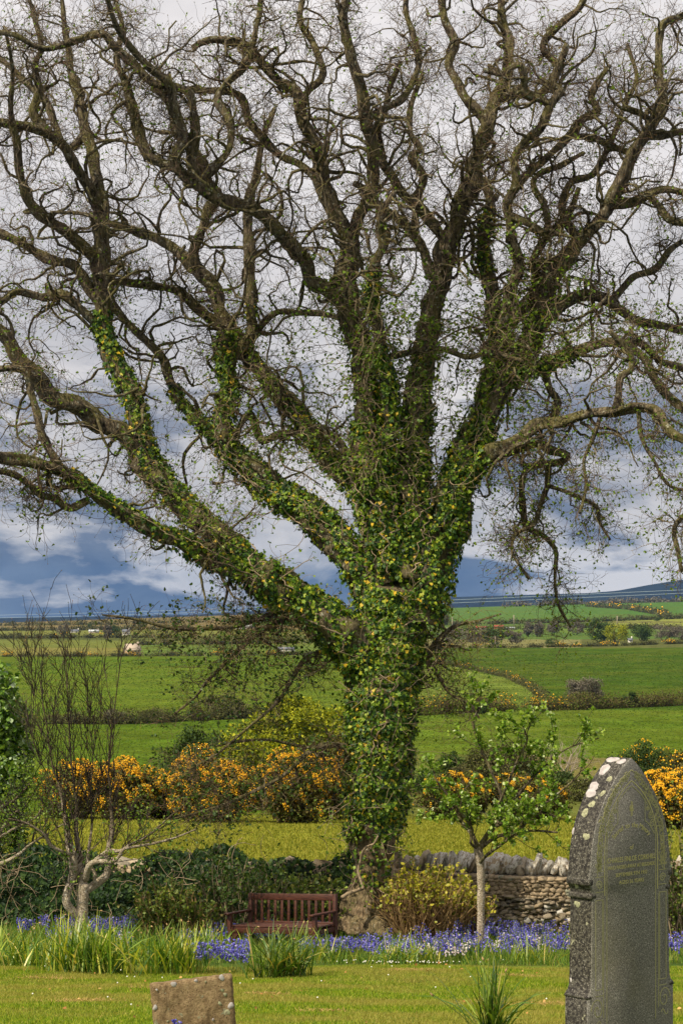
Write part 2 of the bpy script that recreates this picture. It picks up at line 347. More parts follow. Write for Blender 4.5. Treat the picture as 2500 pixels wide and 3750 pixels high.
# ------------------------------------------------------------------ the great tree
TD = 29.0
def T3(x, y, d): return np.array(A(x * K, y * K, d))
LIMBS = [  # name, parent, depth change towards tip, points (x, y, radius) in sheet units
 ('trunk', None, 0, [(836,2140,66),(838,2105,52),(842,2060,40),(848,2000,36),(856,1940,50),(862,1860,56),(868,1760,60),(874,1660,63),(880,1580,67),(888,1500,68),(898,1420,66),(908,1340,62)]),
 ('AB', 'trunk', -.5, [(885,1590,55),(820,1490,50),(750,1425,44),(690,1385,42),(640,1350,40),(600,1322,38)]),
 ('A', 'AB', -1.2, [(620,1345,30),(550,1310,24),(500,1289,22),(430,1254,21),(350,1214,19),(280,1174,17),(200,1124,16),(140,1079,15),(75,1064,14),(0,1050,14),(-60,1040,12),(-150,1000,9)]),
 ('A1', 'A', -.8, [(205,1149,10),(160,1169,9),(125,1144,8),(95,1139,8),(65,1114,8),(30,1089,8),(-20,1082,8),(-80,1100,6)]),
 ('A2', 'A', .6, [(135,1064,10),(105,1019,9),(90,969,9),(75,909,8),(60,859,7),(30,845,7),(-20,850,6)]),
 ('B', 'AB', .6, [(610,1335,36),(560,1290,33),(500,1230,31),(450,1194,29),(400,1134,29),(350,1074,29),(320,1030,28)]),
 ('B1', 'B', -.8, [(335,1045,26),(295,1004,25),(240,974,23),(175,934,22),(120,909,21),(75,854,19),(40,817,18),(10,770,17),(-30,740,14),(-90,690,10)]),
 ('B2', 'B', .8, [(335,1045,28),(318,965,26),(305,910,25),(275,850,23),(247,794,21),(235,700,20),(237,625,20),(228,550,19),(237,480,17),(222,420,14),(215,350,13),(198,300,12),(188,260,12),(172,200,9),(160,140,8),(150,60,6),(140,-20,4)]),
 ('B2a', 'B2', -1.2, [(228,600,15),(150,530,15),(100,500,14),(62,455,12),(48,400,11),(38,325,9),(25,240,7),(30,160,5),(10,60,4)]),
 ('B2b', 'B2', 1.0, [(222,690,12),(175,615,12),(125,600,11),(60,565,10),(0,535,9),(-60,510,8)]),
 ('B2c', 'B2', -.6, [(228,750,12),(180,705,11),(145,675,12),(100,685,10),(40,670,9),(0,690,9),(-60,640,7)]),
 ('B2d', 'B2', -1.4, [(230,480,14),(200,420,14),(165,370,15),(135,320,14),(75,295,11),(0,280,9),(-60,270,8)]),
 ('B2e', 'B2d', -.5, [(115,308,11),(80,262,12),(90,210,10),(82,150,7),(95,110,6),(80,40,5),(60,-20,4)]),
 ('B2f', 'B2', 1.2, [(200,305,9),(150,340,8),(110,240,9),(60,190,8),(20,150,6),(-20,120,5)]),
 ('C', 'trunk', .8, [(870,1370,44),(820,1300,38),(780,1240,35),(700,1169,33),(625,1124,31),(560,1064,29),(528,1034,27),(515,974,24),(525,909,18),(520,840,17),(514,760,17)]),
 ('C2', 'C', 1.0, [(530,1030,18),(480,990,17),(440,950,14),(420,924,13),(390,874,12),(370,814,11),(310,760,10),(270,712,9),(250,660,8),(285,600,6)]),
 ('C3', 'C', .5, [(520,880,14),(540,810,13),(575,770,13),(577,700,13),(572,600,14),(570,530,13),(572,450,11),(590,400,9),(600,330,7),(630,250,6)]),
 ('D', 'trunk', 1.4, [(880,1280,40),(850,1200,30),(830,1130,26),(784,1084,25),(725,1014,24),(675,949,23),(625,889,22),(590,840,21),(550,794,20),(515,735,19),(490,665,18),(450,615,16),(420,588,14),(390,565,13),(350,540,12),(310,530,11),(255,515,9),(210,500,7)]),
 ('D1', 'D', -.8, [(455,618,14),(445,580,13),(465,525,12),(480,480,13),(500,450,13),(470,400,12),(440,340,11),(400,300,10),(390,240,8),(350,190,7)]),
 ('D2', 'D', -1.0, [(505,745,13),(460,715,11),(400,665,10),(325,655,9),(270,645,9),(215,660,6)]),
 ('E', 'F', -1.2, [(830,770,24),(800,705,22),(750,664,18),(715,645,17),(700,600,16),(670,565,17),(640,530,17),(600,495,16),(560,475,16),(500,455,16),(450,425,14),(405,375,13),(420,310,12),(400,240,12),(385,190,11),(340,150,9),(300,110,8),(260,40,6),(240,-30,5)]),
 ('E1', 'E', -.6, [(500,458,13),(470,430,13),(440,380,12),(447,300,12),(440,220,10),(400,200,9),(350,190,9),(300,140,10),(260,100,10),(235,75,9),(175,95,8),(100,110,7),(30,80,6),(-40,70,5)]),
 ('E2', 'E', 1.0, [(405,385,11),(350,365,12),(318,300,13),(300,230,13),(290,200,11),(270,140,8),(280,60,6),(260,-20,5)]),
 ('E3', 'E', .9, [(450,425,10),(520,350,10),(530,280,9),(500,220,9),(560,150,8),(590,60,7),(600,-20,5)]),
 ('F', 'trunk', -.3, [(915,1330,50),(890,1230,46),(865,1130,40),(850,1050,36),(845,960,31),(838,870,27),(825,800,26),(802,720,27),(797,650,25),(805,590,23),(795,530,21),(765,480,20),(745,430,18),(735,380,17),(720,320,16),(690,270,14),(683,215,13),(645,190,12),(610,155,12),(585,125,11),(550,100,10),(490,90,8),(440,110,7)]),
 ('F1', 'F', -1.1, [(803,590,18),(822,500,16),(845,465,15),(858,415,14),(856,350,14),(842,290,14),(835,240,14),(817,170,13),(800,110,13),(790,40,12),(797,-30,10)]),
 ('F2', 'F', .9, [(752,445,11),(725,410,9),(690,380,10),(650,360,10),(610,325,10),(570,280,9),(560,235,10),(540,215,9),(490,210,8),(430,205,7)]),
 ('F3', 'F', 1.3, [(695,275,10),(700,220,9),(740,170,9),(720,100,8),(690,50,7),(700,-20,6)]),
 ('F4', 'F1', .8, [(838,280,9),(880,250,9),(930,220,8),(960,150,7),(950,80,7),(930,20,6),(940,-30,5)]),
 ('F5', 'F', -1.0, [(870,1140,30),(888,1020,22),(895,930,19),(880,840,17),(868,760,16),(852,680,15),(862,610,13),(882,560,12),(874,500,10),(905,440,7)]),
 ('G', 'trunk', .3, [(940,1330,50),(945,1200,46),(942,1100,42),(955,950,34),(970,850,29),(985,760,26),(999,700,23),(1010,640,23),(1025,565,26),(1050,490,21),(1080,420,20),(1100,350,19),(1128,270,17),(1150,210,16),(1165,160,14),(1165,100,12),(1150,40,10),(1150,-30,8)]),
 ('G1', 'G', -1.0, [(1022,560,15),(1000,520,14),(965,480,13),(930,450,12),(900,400,11),(880,370,10),(865,300,9),(890,240,8),(895,200,7),(920,140,5)]),
 ('G2', 'G', .9, [(995,640,14),(975,590,12),(955,550,11),(925,510,11),(870,475,10),(850,440,9),(810,420,7)]),
 ('G2a', 'G2', .5, [(950,540,9),(955,480,9),(972,410,9),(945,360,8),(965,340,8),(940,305,7),(945,240,6),(970,170,5)]),
 ('G3', 'G', 1.0, [(1125,290,13),(1105,265,12),(1065,225,12),(1050,190,11),(1030,150,10),(1045,100,9),(1020,40,9),(1010,-30,8)]),
 ('G4', 'G', -.9, [(1150,230,12),(1195,210,12),(1230,225,10),(1280,160,9),(1245,110,9),(1290,50,8),(1330,20,7),(1350,-30,6)]),
 ('H', 'I', 1.0, [(1120,960,20),(1150,800,19),(1140,730,20),(1130,680,19),(1117,620,18),(1105,570,17),(1120,510,16),(1125,460,13),(1112,420,11),(1085,400,8)]),
 ('H1', 'I', -.6, [(1100,980,18),(1120,860,17),(1135,790,16),(1165,700,14),(1190,610,14),(1172,530,13),(1165,470,12),(1185,420,12),(1180,375,12),(1200,330,12),(1240,290,12),(1265,240,12),(1285,205,12),(1270,190,10),(1285,150,8),(1300,100,6)]),
 ('H1a', 'H1', -.6, [(1265,240,11),(1232,225,11),(1205,212,12),(1200,180,11),(1190,150,9),(1150,170,7),(1110,160,6)]),
 ('H2', 'H1', .8, [(1180,440,9),(1205,405,9),(1235,380,9),(1285,335,9),(1315,300,10),(1335,275,9),(1370,255,9),(1355,225,8),(1365,200,7),(1400,150,5)]),
 ('H3', 'H1', 1.0, [(1168,495,9),(1225,520,10),(1255,535,9),(1250,480,8),(1225,410,7),(1290,380,6),(1340,350,5)]),
 ('H4', 'H', -1.1, [(1145,770,15),(1209,695,13),(1230,640,12),(1225,600,11),(1255,540,9),(1300,500,7),(1330,430,5)]),
 ('I', 'trunk', -.2, [(950,1420,58),(985,1320,52),(1015,1220,46),(1040,1140,40),(1065,1060,36),(1110,960,32),(1165,870,27),(1215,784,24),(1240,710,22),(1266,635,20),(1320,570,18),(1360,520,17),(1400,465,18),(1430,400,17),(1470,325,15),(1497,280,13),(1522,245,11),(1518,200,9),(1512,145,8),(1518,60,9),(1550,40,8),(1620,30,7)]),
 ('I1', 'I', .6, [(1480,310,10),(1525,310,9),(1570,303,8),(1630,310,7)]),
 ('I2', 'I', -.5, [(1400,470,13),(1450,465,10),(1490,445,10),(1530,435,8),(1600,445,8)]),
 ('I3', 'I2', -.5, [(1485,447,9),(1515,480,9),(1540,508,9),(1620,512,8)]),
 ('I4', 'I', .8, [(1250,735,18),(1310,685,15),(1370,680,13),(1420,710,12),(1470,740,11),(1530,750,10),(1620,775,9)]),
 ('I5', 'H2', .4, [(1310,312,8),(1360,318,8),(1420,340,8),(1455,355,8)]),
 ('I6', 'I4', -.6, [(1400,695,10),(1450,640,9),(1500,620,8),(1540,570,7),(1600,540,5)]),
 ('I7', 'I', 1.1, [(1330,560,12),(1290,480,10),(1310,420,9),(1360,400,8),(1400,330,7),(1430,250,6),(1460,180,5),(1440,100,4)]),
 ('J', 'I', -.9, [(1120,930,20),(1170,868,18),(1230,845,15),(1300,820,14),(1370,790,12),(1420,788,12),(1470,815,12),(1500,865,12),(1550,925,11),(1620,975,10)]),
 ('J2', 'J', .5, [(1420,788,10),(1470,790,10),(1520,830,9),(1570,850,8),(1630,900,7)]),
 ('J3', 'K', .2, [(1414,940,9),(1424,869,8),(1449,850,8),(1440,805,7),(1400,760,6)]),
 ('K', 'I', -1.6, [(1020,1160,34),(1060,1100,24),(1104,1064,20),(1144,1034,17),(1194,1009,15),(1234,979,14),(1284,969,13),(1334,954,13),(1409,944,13),(1459,934,13),(1509,949,12),(1544,994,11),(1620,1030,9)]),
 ('K1', 'K', .9, [(1120,1058,11),(1160,1044,10),(1234,1019,10),(1264,1034,9),(1300,1049,9),(1280,1064,9),(1224,1069,8),(1199,1094,7),(1199,1154,7),(1209,1209,6),(1244,1229,5),(1274,1264,5),(1274,1314,4),(1279,1384,4),(1310,1440,3)]),
 ('K2', 'K1', -.5, [(1256,1060,7),(1256,1110,7),(1244,1154,6),(1224,1204,5),(1186,1224,5),(1174,1259,4),(1186,1290,4),(1215,1330,3)]),
 ('K3', 'K2', -.6, [(1256,1115,5),(1309,1134,5),(1369,1164,4),(1374,1194,4),(1400,1240,3)]),
 ('K4', 'K', -.4, [(1464,940,6),(1474,1009,5),(1504,1064,4),(1534,1114,4),(1590,1130,3)]),
 ('K5', 'K', .5, [(1600,1010,8),(1605,1100,7),(1590,1160,6),(1549,1209,6),(1554,1259,5),(1564,1314,4)]),
 ('K6', 'J', .2, [(1245,842,9),(1260,890,9),(1284,925,8),(1264,960,7),(1235,975,6)]),
 ('K7', 'K', -.7, [(1380,945,6),(1360,1010,5),(1340,1060,4),(1345,1120,4),(1330,1180,3)]),
 ('L1', 'AB', -1.0, [(700,1400,8),(640,1405,6),(600,1420,6),(530,1440,5),(450,1445,4),(380,1440,3),(300,1420,3),(235,1412,2)]),
 ('L2', 'AB', -.8, [(720,1430,9),(650,1420,7),(600,1450,6),(540,1500,5),(480,1560,4),(450,1600,3),(400,1640,3)]),
 ('L3', 'trunk', -1.3, [(820,1480,9),(745,1497,7),(700,1515,6),(672,1560,5),(640,1610,4),(560,1680,3),(500,1730,3),(430,1770,2)]),
 ('L4', 'trunk', -1.5, [(850,1725,9),(790,1712,7),(740,1714,7),(700,1736,6),(640,1788,4),(560,1828,4),(480,1860,3),(400,1880,2)]),
 ('L5', 'L4', .4, [(760,1714,5),(700,1716,4),(620,1700,3),(540,1705,3),(470,1720,2)]),
 ('M1', 'trunk', -.3, [(940,1510,14),(985,1500,12),(1000,1480,8),(1040,1440,4),(1100,1425,3),(1150,1410,2)]),
 ('M2', 'trunk', -.6, [(960,1500,8),(1000,1540,5),(1030,1590,3),(1080,1620,3),(1100,1650,2)]),
 ('N1', 'F', -.9, [(852,1040,22),(838,1035,20),(826,1028,17)]),
 ('P1', 'D', -.7, [(560,800,9),(630,720,8),(690,718,7),(760,725,6),(800,735,5),(860,700,4)]),
 ('P2', 'F', -1.0, [(845,880,12),(830,850,9),(900,820,8),(1000,800,7),(1070,820,6),(1130,810,5),(1200,830,4)]),
 ('P3', 'D', .5, [(700,990,12),(640,1000,10),(600,1010,9),(580,960,10),(560,965,8),(540,1000,6)]),
 ('P4', 'F', .8, [(845,1020,14),(800,1040,11),(770,1010,9),(740,980,7),(710,985,5)]),
]
tree = empty('sycamore_tree', tuple(A(845 * K, 2135 * K, TD)), 'huge gnarled ivy-clad sycamore with bare spreading limbs just coming into leaf', 'tree')
curves = {}
def pix(P): return P[..., 0] / P[..., 1] * F / K + 1250 / K, (HY - P[..., 2] / P[..., 1] * F) / K
order = {n: i for i, (n, *_ ) in enumerate(LIMBS)}
pend = list(LIMBS)
while pend:
    for item in list(pend):
        nm_, par, dd, pts = item
        if par is not None and par not in curves: continue
        a = np.array(pts, float); s = catmull(a, 7); s[:, 2] = np.maximum(s[:, 2], 1.5)
        if par is None: d0 = TD
        else:
            PC = curves[par][0]; pxx, pyy = pix(PC); j = np.argmin((pxx - a[0, 0])**2 + (pyy - a[0, 1])**2); d0 = PC[j, 1]
        arc = np.concatenate([[0], np.cumsum(np.hypot(*np.diff(s[:, :2], axis=0).T))]); t = arc / max(arc[-1], 1)
        tot = arc[-1] * K * TD / F
        dep = d0 + dd * tot / 3.2 * (t ** 1.2) + (.10 * np.sin(t * 9 + order[nm_]) * t * tot / 3)
        # small wander so limbs stay gnarled
        ph = order[nm_] * 1.7
        amp = np.minimum(s[:, 2] * .14, 2.5) * np.clip(t * 5, 0, 1) * (nm_ != 'trunk')
        x = s[:, 0] + amp * np.sin(arc * .055 + ph); y = s[:, 1] + amp * np.sin(arc * .047 + ph * 2)
        P = np.stack([(x * K - 1250) / F * dep, dep, (HY - y * K) / F * dep], -1)
        R = s[:, 2] * (1 if par is None else np.interp(s[:, 2], [5, 12, 30, 50], [.98, .90, .93, .97])) * K / F * dep * (1 + .07 * np.sin(arc * .11 + ph) + .05 * np.sin(arc * .27 + ph))
        curves[nm_] = (P, R); pend.remove(item)
def limb_mesh(P, R, k, rough=.10, seed=0, flare=False):
    """one swept limb with bumps, burrs and furrows"""
    n = len(P); T = unit(np.gradient(P, axis=0)); U = np.zeros_like(T)
    u = np.cross(T[0], (0.3, 1, .1)); u = u / np.linalg.norm(u)
    for i in range(n):
        u = u - T[i] * np.dot(u, T[i]); u = u / np.linalg.norm(u); U[i] = u
    W = np.cross(T, U); th = np.arange(k) / k * 2 * np.pi
    r = np.random.default_rng(seed); arc = np.concatenate([[0], np.cumsum(np.linalg.norm(np.diff(P, axis=0), axis=1))])
    amp = np.zeros((n, k))
    for _ in range(9):
        f = r.uniform(1, 9); m = r.integers(1, 5); a = r.uniform(.2, 1) * rough / (1 + .15 * f)
        amp += a * np.sin(arc[:, None] * f + m * th[None] + r.uniform(0, 6.28))
    for _ in range(int(arc[-1] * 1.6)):
        a0 = r.uniform(0, arc[-1]); t0 = r.uniform(0, 6.28)
        dth = np.angle(np.exp(1j * (th - t0)))
        amp += r.uniform(.08, .26) * (0 if flare else 1) * np.exp(-((arc[:, None] - a0) / (R.mean() * 1.1))**2 - (dth[None] / .7)**2)
    if flare:
        g = np.exp(-arc / .55)[:, None]; amp += g * (.20 * np.sin(5 * th + .8) + .14 * np.sin(3 * th + 2.0) + .05 * np.sin(11 * th))
    V = P[:, None] + (R[:, None] * (1 + amp))[..., None] * (U[:, None] * np.cos(th)[:, None] + W[:, None] * np.sin(th)[:, None])
    idx = np.arange(n * k).reshape(n, k)
    q = np.stack([idx[:-1], np.roll(idx[:-1], -1, 1), np.roll(idx[1:], -1, 1), idx[1:]], -1).reshape(-1, 4)
    return V.reshape(-1, 3), [q, idx[-1:], idx[:1, ::-1]]
def refine(P, R, step):
    arc = np.concatenate([[0], np.cumsum(np.linalg.norm(np.diff(P, axis=0), axis=1))]); n = max(4, int(arc[-1] / step))
    t = np.linspace(0, arc[-1], n); return np.stack([np.interp(t, arc, P[:, i]) for i in range(3)], -1), np.interp(t, arc, R)
for nm_, par, dd, pts in LIMBS:
    P, R = curves[nm_]; big = nm_ in ('trunk',)
    P2, R2 = refine(P, R, .035 if big else .05)
    V, Fs = limb_mesh(P2, R2, 40 if big else (20 if R.max() > .12 else 14), .12 if big else .20, order[nm_], big)
    obj('trunk' if big else 'limb', mesh_np('trunk' if big else 'limb', V, Fs, M['trunkbark'] if big else M['bark'], True), tree)

# --- secondary branches, tertiary branches, twigs, all grown from the limbs
def along(P, R, n, t0=0., t1=1.):
    """n random stations on each polyline set (N,S,3)"""
    N_, S, _ = P.shape; t = RNG.uniform(t0, t1, (N_, n)) * (S - 1); i = np.minimum(t.astype(int), S - 2); f = (t - i)[..., None]
    ii = np.arange(N_)[:, None]
    p = P[ii, i] * (1 - f) + P[ii, i + 1] * f; T = unit(P[ii, i + 1] - P[ii, i]); r = R[ii, i] * (1 - f[..., 0]) + R[ii, i + 1] * f[..., 0]
    return p.reshape(-1, 3), T.reshape(-1, 3), r.reshape(-1)
NOSEC = {'trunk', 'AB', 'N1', 'L5'}
sp, sT, sr = [], [], []
for nm_, par, dd, pts in LIMBS:
    if nm_ in NOSEC: continue
    P, R = curves[nm_]; arc = np.linalg.norm(np.diff(P, axis=0), axis=1).sum()
    low = nm_[0] in 'LM'
    n = int(arc / (.27 if nm_[0] in 'K' else .12 if low else .235)); t0 = {'A': .10, 'B': .2, 'C': .35, 'D': .25, 'F': .42, 'G': .40, 'I': .30, 'F5': .4, 'K': .25}.get(nm_, .06)
    p, T, r = along(P[None], R[None], n, t0, 1); sp.append(p); sT.append(T); sr.append(r)
p, T, r = map(np.concatenate, (sp, sT, sr))
side = unit(np.cross(T, RNG.normal(size=T.shape)))
px_, py_ = pix(p)
d0 = T * RNG.uniform(.1, .9, (len(p), 1)) + side * 1.0
d0[:, 2] += np.where(py_ < 900, .45, -.15)
ln = RNG.uniform(.6, 2.0, len(p)) * np.clip(r / .08, .6, 1.1)
drop = (px_ > 1120) & (py_ > 900)
d0[drop] = unit(np.stack([RNG.normal(0, .5, drop.sum()), RNG.normal(0, .5, drop.sum()), np.full(drop.sum(), -1.)], -1))
lowl = (px_ < 820) & (py_ > 1380)
d0[lowl] = unit(np.stack([RNG.uniform(-1, .3, lowl.sum()), RNG.normal(0, .6, lowl.sum()), RNG.uniform(-.8, .2, lowl.sum())], -1)); ln[lowl] *= .8
hang = (px_ < 560) & (py_ > 1000)
d0[hang, 2] -= .5; ln[hang] *= .62; ln[drop] *= .8
n2 = len(p); S2 = 12
P2 = walk(p, d0, ln, S2, .56)
R2 = np.clip(r * .42, .006, .030)[:, None] * np.linspace(1, .30, S2 + 1)[None]
R2 = np.maximum(R2, .0045)
big_i = np.argsort(-R2[:, 0] * ln)[:230]; mask = np.zeros(n2, bool); mask[big_i] = True
for i in big_i:
    V, Fs = tubes(P2[i:i + 1], R2[i:i + 1] * (1 + RNG.normal(0, .12, (1, S2 + 1))), 6)
    obj('branch', mesh_np('branch', V, Fs, M['bark'], True), tree)
V, Fs = tubes(P2[~mask], R2[~mask], 5)
o = obj('small_branches', mesh_np('small_branches', V, Fs, M['bark'], True), tree); o['kind'] = 'stuff'
# tertiary
p, T, r = along(P2, R2, 6, .12, 1)
extra = [along(curves[n][0][None], curves[n][1][None], int(len(curves[n][0]) * .7), .25, 1) for n, *_ in LIMBS if n not in NOSEC and n[0] not in 'LM']
p = np.concatenate([p] + [e[0] for e in extra]); T = np.concatenate([T] + [e[1] for e in extra]); r = np.concatenate([r] + [np.minimum(e[2], .012) for e in extra])
px_, py_ = pix(p)
d0 = T * RNG.uniform(.2, 1., (len(p), 1)) + unit(np.cross(T, RNG.normal(size=T.shape)))
d0[:, 2] += np.where((px_ > 1120) & (py_ > 900), -.55, np.where(py_ > 1000, -.2, .25))
ln = RNG.uniform(.25, .85, len(p))
S3 = 7; P3 = walk(p, d0, ln, S3, .55); R3 = np.clip(r * .5, .0028, .0050)[:, None] * np.linspace(1, .5, S3 + 1)[None]
V, Fs = tubes(P3, R3, 4, False)
o = obj('twigs', mesh_np('twigs', V, Fs, M['twig'], True), tree); o['kind'] = 'stuff'
# finest twigs
p, T, r = along(P3, R3, 6, .15, 1)
px_, py_ = pix(p)
d0 = T * RNG.uniform(.3, 1.1, (len(p), 1)) + unit(np.cross(T, RNG.normal(size=T.shape)))
d0[:, 2] += np.where((px_ > 1120) & (py_ > 900), -.4, np.where(py_ > 1000, -.1, .25))
ln = RNG.uniform(.10, .30, len(p)); S4 = 3
P4 = walk(p, d0, ln, S4, .4); R4 = np.full((len(p), 1), .0024) * np.linspace(1, .6, S4 + 1)[None]
V, Fs = tubes(P4, R4, 3, False)
o = obj('fine_twigs', mesh_np('fine_twigs', V, Fs, M['twig'], False), tree); o['kind'] = 'stuff'
# buds at the ends, and unfolding leaves
tip = P4[:, -1]; td = unit(P4[:, -1] - P4[:, -2]); tpx, tpy = pix(tip)
V, Fs = stamp(*BLOB, tip, frames(td, rdir(len(tip))), np.stack([np.full(len(tip), .011), RNG.uniform(.02, .035, len(tip)), np.full(len(tip), .011)], -1))
o = obj('buds', mesh_np('buds', V, Fs, M['bud']), tree); o['kind'] = 'stuff'
prob = np.clip(.10 + .25 * (tpy > 640) + .20 * ((tpx > 900) & (tpy > 700)) + .25 * ((tpx < 820) & (tpy > 1330)), 0, .9)
sel = RNG.uniform(size=len(tip)) < prob
tl = np.repeat(tip[sel], 3, 0); n = len(tl); dirs = unit(np.repeat(td[sel], 3, 0) + RNG.normal(0, .8, (n, 3)) + (0, 0, -.3))
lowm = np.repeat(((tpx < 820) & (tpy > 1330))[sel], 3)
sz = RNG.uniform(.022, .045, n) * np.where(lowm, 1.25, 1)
for m_, nme, mt in ((~lowm, 'spring_leaves', M['spring']), (lowm, 'low_leaves', M['lowleaf'])):
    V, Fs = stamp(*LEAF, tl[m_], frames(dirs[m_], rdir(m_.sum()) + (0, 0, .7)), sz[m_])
    o = obj(nme, mesh_np(nme, V, Fs, mt), tree); o['kind'] = 'stuff'
# epicormic shoots bristling from the crown fork, towards the viewer
ep = [along(curves[n][0][None], curves[n][1][None], c, a, b) for n, c, a, b in
      (('F', 75, .10, .36), ('G', 80, .10, .40), ('I', 100, .15, .45), ('F5', 60, .05, .6), ('H1', 30, 0, .3), ('J', 30, 0, .5), ('D', 50, .1, .5), ('C', 40, .2, .9), ('B', 20, 0, .8), ('trunk', 60, .25, .95))]
p = np.concatenate([e[0] for e in ep]); r = np.concatenate([e[2] for e in ep]); n = len(p)
d = unit(np.stack([RNG.normal(0, .8, n), -np.abs(RNG.normal(.5, .5, n)), RNG.normal(.15, .6, n)], -1))
p = p + d * r[:, None] * .9; ln = RNG.uniform(.35, 1.15, n) * np.where(r > .25, .8, 1)
E1 = walk(p, d, ln, 9, .28, (0, 0, .02)); ER = RNG.uniform(.004, .009, n)[:, None] * np.linspace(1, .4, 10)[None]
V1, F1 = tubes(E1, ER, 4, False)
q_, T_, r_ = along(E1, ER, 6, .2, 1); d2 = T_ + unit(np.cross(T_, RNG.normal(size=T_.shape))) * .9
E2 = walk(q_, d2, RNG.uniform(.1, .42, len(q_)), 4, .3); V2, F2 = tubes(E2, np.full((len(q_), 5), .0030), 3, False)
g = Geo(); g.add(V1, F1); g.add(V2, F2)
o = obj('shoots', g.mesh('shoots', M['palewood']), tree); o['kind'] = 'stuff'
tp = np.concatenate([E2[:, -1], E2[::2, 2], E1[:, -1]]); n = len(tp)
V, Fs = stamp(*LEAF, np.repeat(tp, 2, 0), frames(rdir(2 * n) + (0, -.2, -.3), rdir(2 * n) + (0, -.3, .8)), RNG.uniform(.025, .06, 2 * n))
o = obj('shoot_leaves', mesh_np('shoot_leaves', V, Fs, M['spring']), tree); o['kind'] = 'stuff'
# sawn-off knob with a ringed scar on the central limb
kc = curves['N1'][0][-1]
V, Fs = tubes(np.array([[kc + (0, .1, 0), kc + (0, -.06, 0), kc + (0, -.17, 0)]]), np.array([[.11, .10, .075]]), 14)
obj('branch_scar', mesh_np('branch_scar', V, Fs, M['trunkbark'], True), tree)

# ------------------------------------------------------------------ ivy on the tree
ivy = empty('ivy', tuple(A(870 * K, 2080 * K, TD - .3)), 'glossy green ivy with yellowing leaves climbing the trunk and limbs of the great tree', 'ivy')
spec = [  # limb, start, end (fraction of length), leaves per metre, spread beyond bark, front/top bias
 ('trunk', .10, 1, 3600, .12, 0), ('AB', 0, 1, 1300, .10, .2), ('A', 0, .30, 620, .07, .7), ('A', .3, .62, 300, .06, 1.2), ('B', 0, .95, 620, .07, .7), ('B1', 0, .12, 250, .05, 1),
 ('B2', 0, .30, 480, .06, .4), ('C', 0, .55, 1000, .09, .3), ('C', .55, 1, 650, .08, 0), ('C2', 0, .35, 350, .06, .5), ('D', 0, .34, 620, .08, .5),
 ('D', .34, .55, 160, .05, .8), ('F', 0, .26, 1300, .10, 0), ('F', .26, .42, 240, .07, 0), ('F5', 0, .50, 600, .08, 0), ('F5', .62, .75, 380, .08, 0), ('G', 0, .28, 1000, .09, 0), ('G', .28, .42, 220, .06, .3),
 ('I', 0, .30, 1300, .10, 0), ('I', .30, .48, 300, .06, .5), ('H', .55, .8, 420, .08, 0), ('H', 0, .4, 200, .08, 0), ('K', 0, .22, 500, .07, .4), ('C3', .25, .30, 100, .05, 0), ('J', 0, .4, 350, .07, .5), ('H1', 0, .25, 250, .06, .2)]
pos, nor = [], []
for nm_, a, b, dens, spread, top in spec:
    P, R = curves[nm_]; arc = np.concatenate([[0], np.cumsum(np.linalg.norm(np.diff(P, axis=0), axis=1))])
    n = int(dens * 1.85 * (b - a) * arc[-1]); t = RNG.uniform(a, b, n) * arc[-1]
    c = np.stack([np.interp(t, arc, P[:, i]) for i in range(3)], -1); T = unit(np.gradient(P, axis=0)); Tt = np.stack([np.interp(t, arc, T[:, i]) for i in range(3)], -1)
    v = RNG.normal(size=(n, 3)) + (0, -.55, top)
    v = unit(v - Tt * (v * Tt).sum(1, keepdims=True))
    # patchy cover: lumps and bare strips
    ang = np.arctan2(v[:, 0], v[:, 1]); lump = .5 + .5 * np.sin(t * 6.0 + 2.0 * np.sin(ang * 3 + t * 2)) * np.sin(ang * 4 + t * 3)
    off = np.interp(t, arc, R) * RNG.uniform(.95, 1.12, n) + spread * (lump * .75 + .25) * RNG.uniform(0, 1, n) ** .7
    if nm_ == 'trunk':   # bare foot of the trunk, ragged lower edge
        z = c[:, 2]; _, yy = pix(c); off += .015; keep = (yy < 1900 + 35 * np.sin(ang * 2.5)) | ((RNG.uniform(size=n) < .04) & (yy < 2030)); 
    else: keep = RNG.uniform(size=n) < .12 + .88 * (lump > (.42 if nm_ in ('A', 'B', 'B2', 'D', 'C2', 'B1', 'J', 'K', 'AB', 'C') else .30))
    pos.append((c + v * off[:, None])[keep]); nor.append(v[keep])
pos = np.concatenate(pos); nor = np.concatenate(nor); n = len(pos)
ydir = np.stack([RNG.normal(0, .6, n), RNG.normal(0, .25, n), np.full(n, -1.)], -1) + nor * .25
V, Fs = stamp(*IVY, pos, frames(ydir, nor + RNG.normal(0, .42, (n, 3)) + (0, 0, .25)), RNG.uniform(.030, .068, n))
o = obj('ivy_leaves', mesh_np('ivy_leaves', V, Fs, M['ivy']), ivy); o['kind'] = 'stuff'
print('ivy leaves', n)
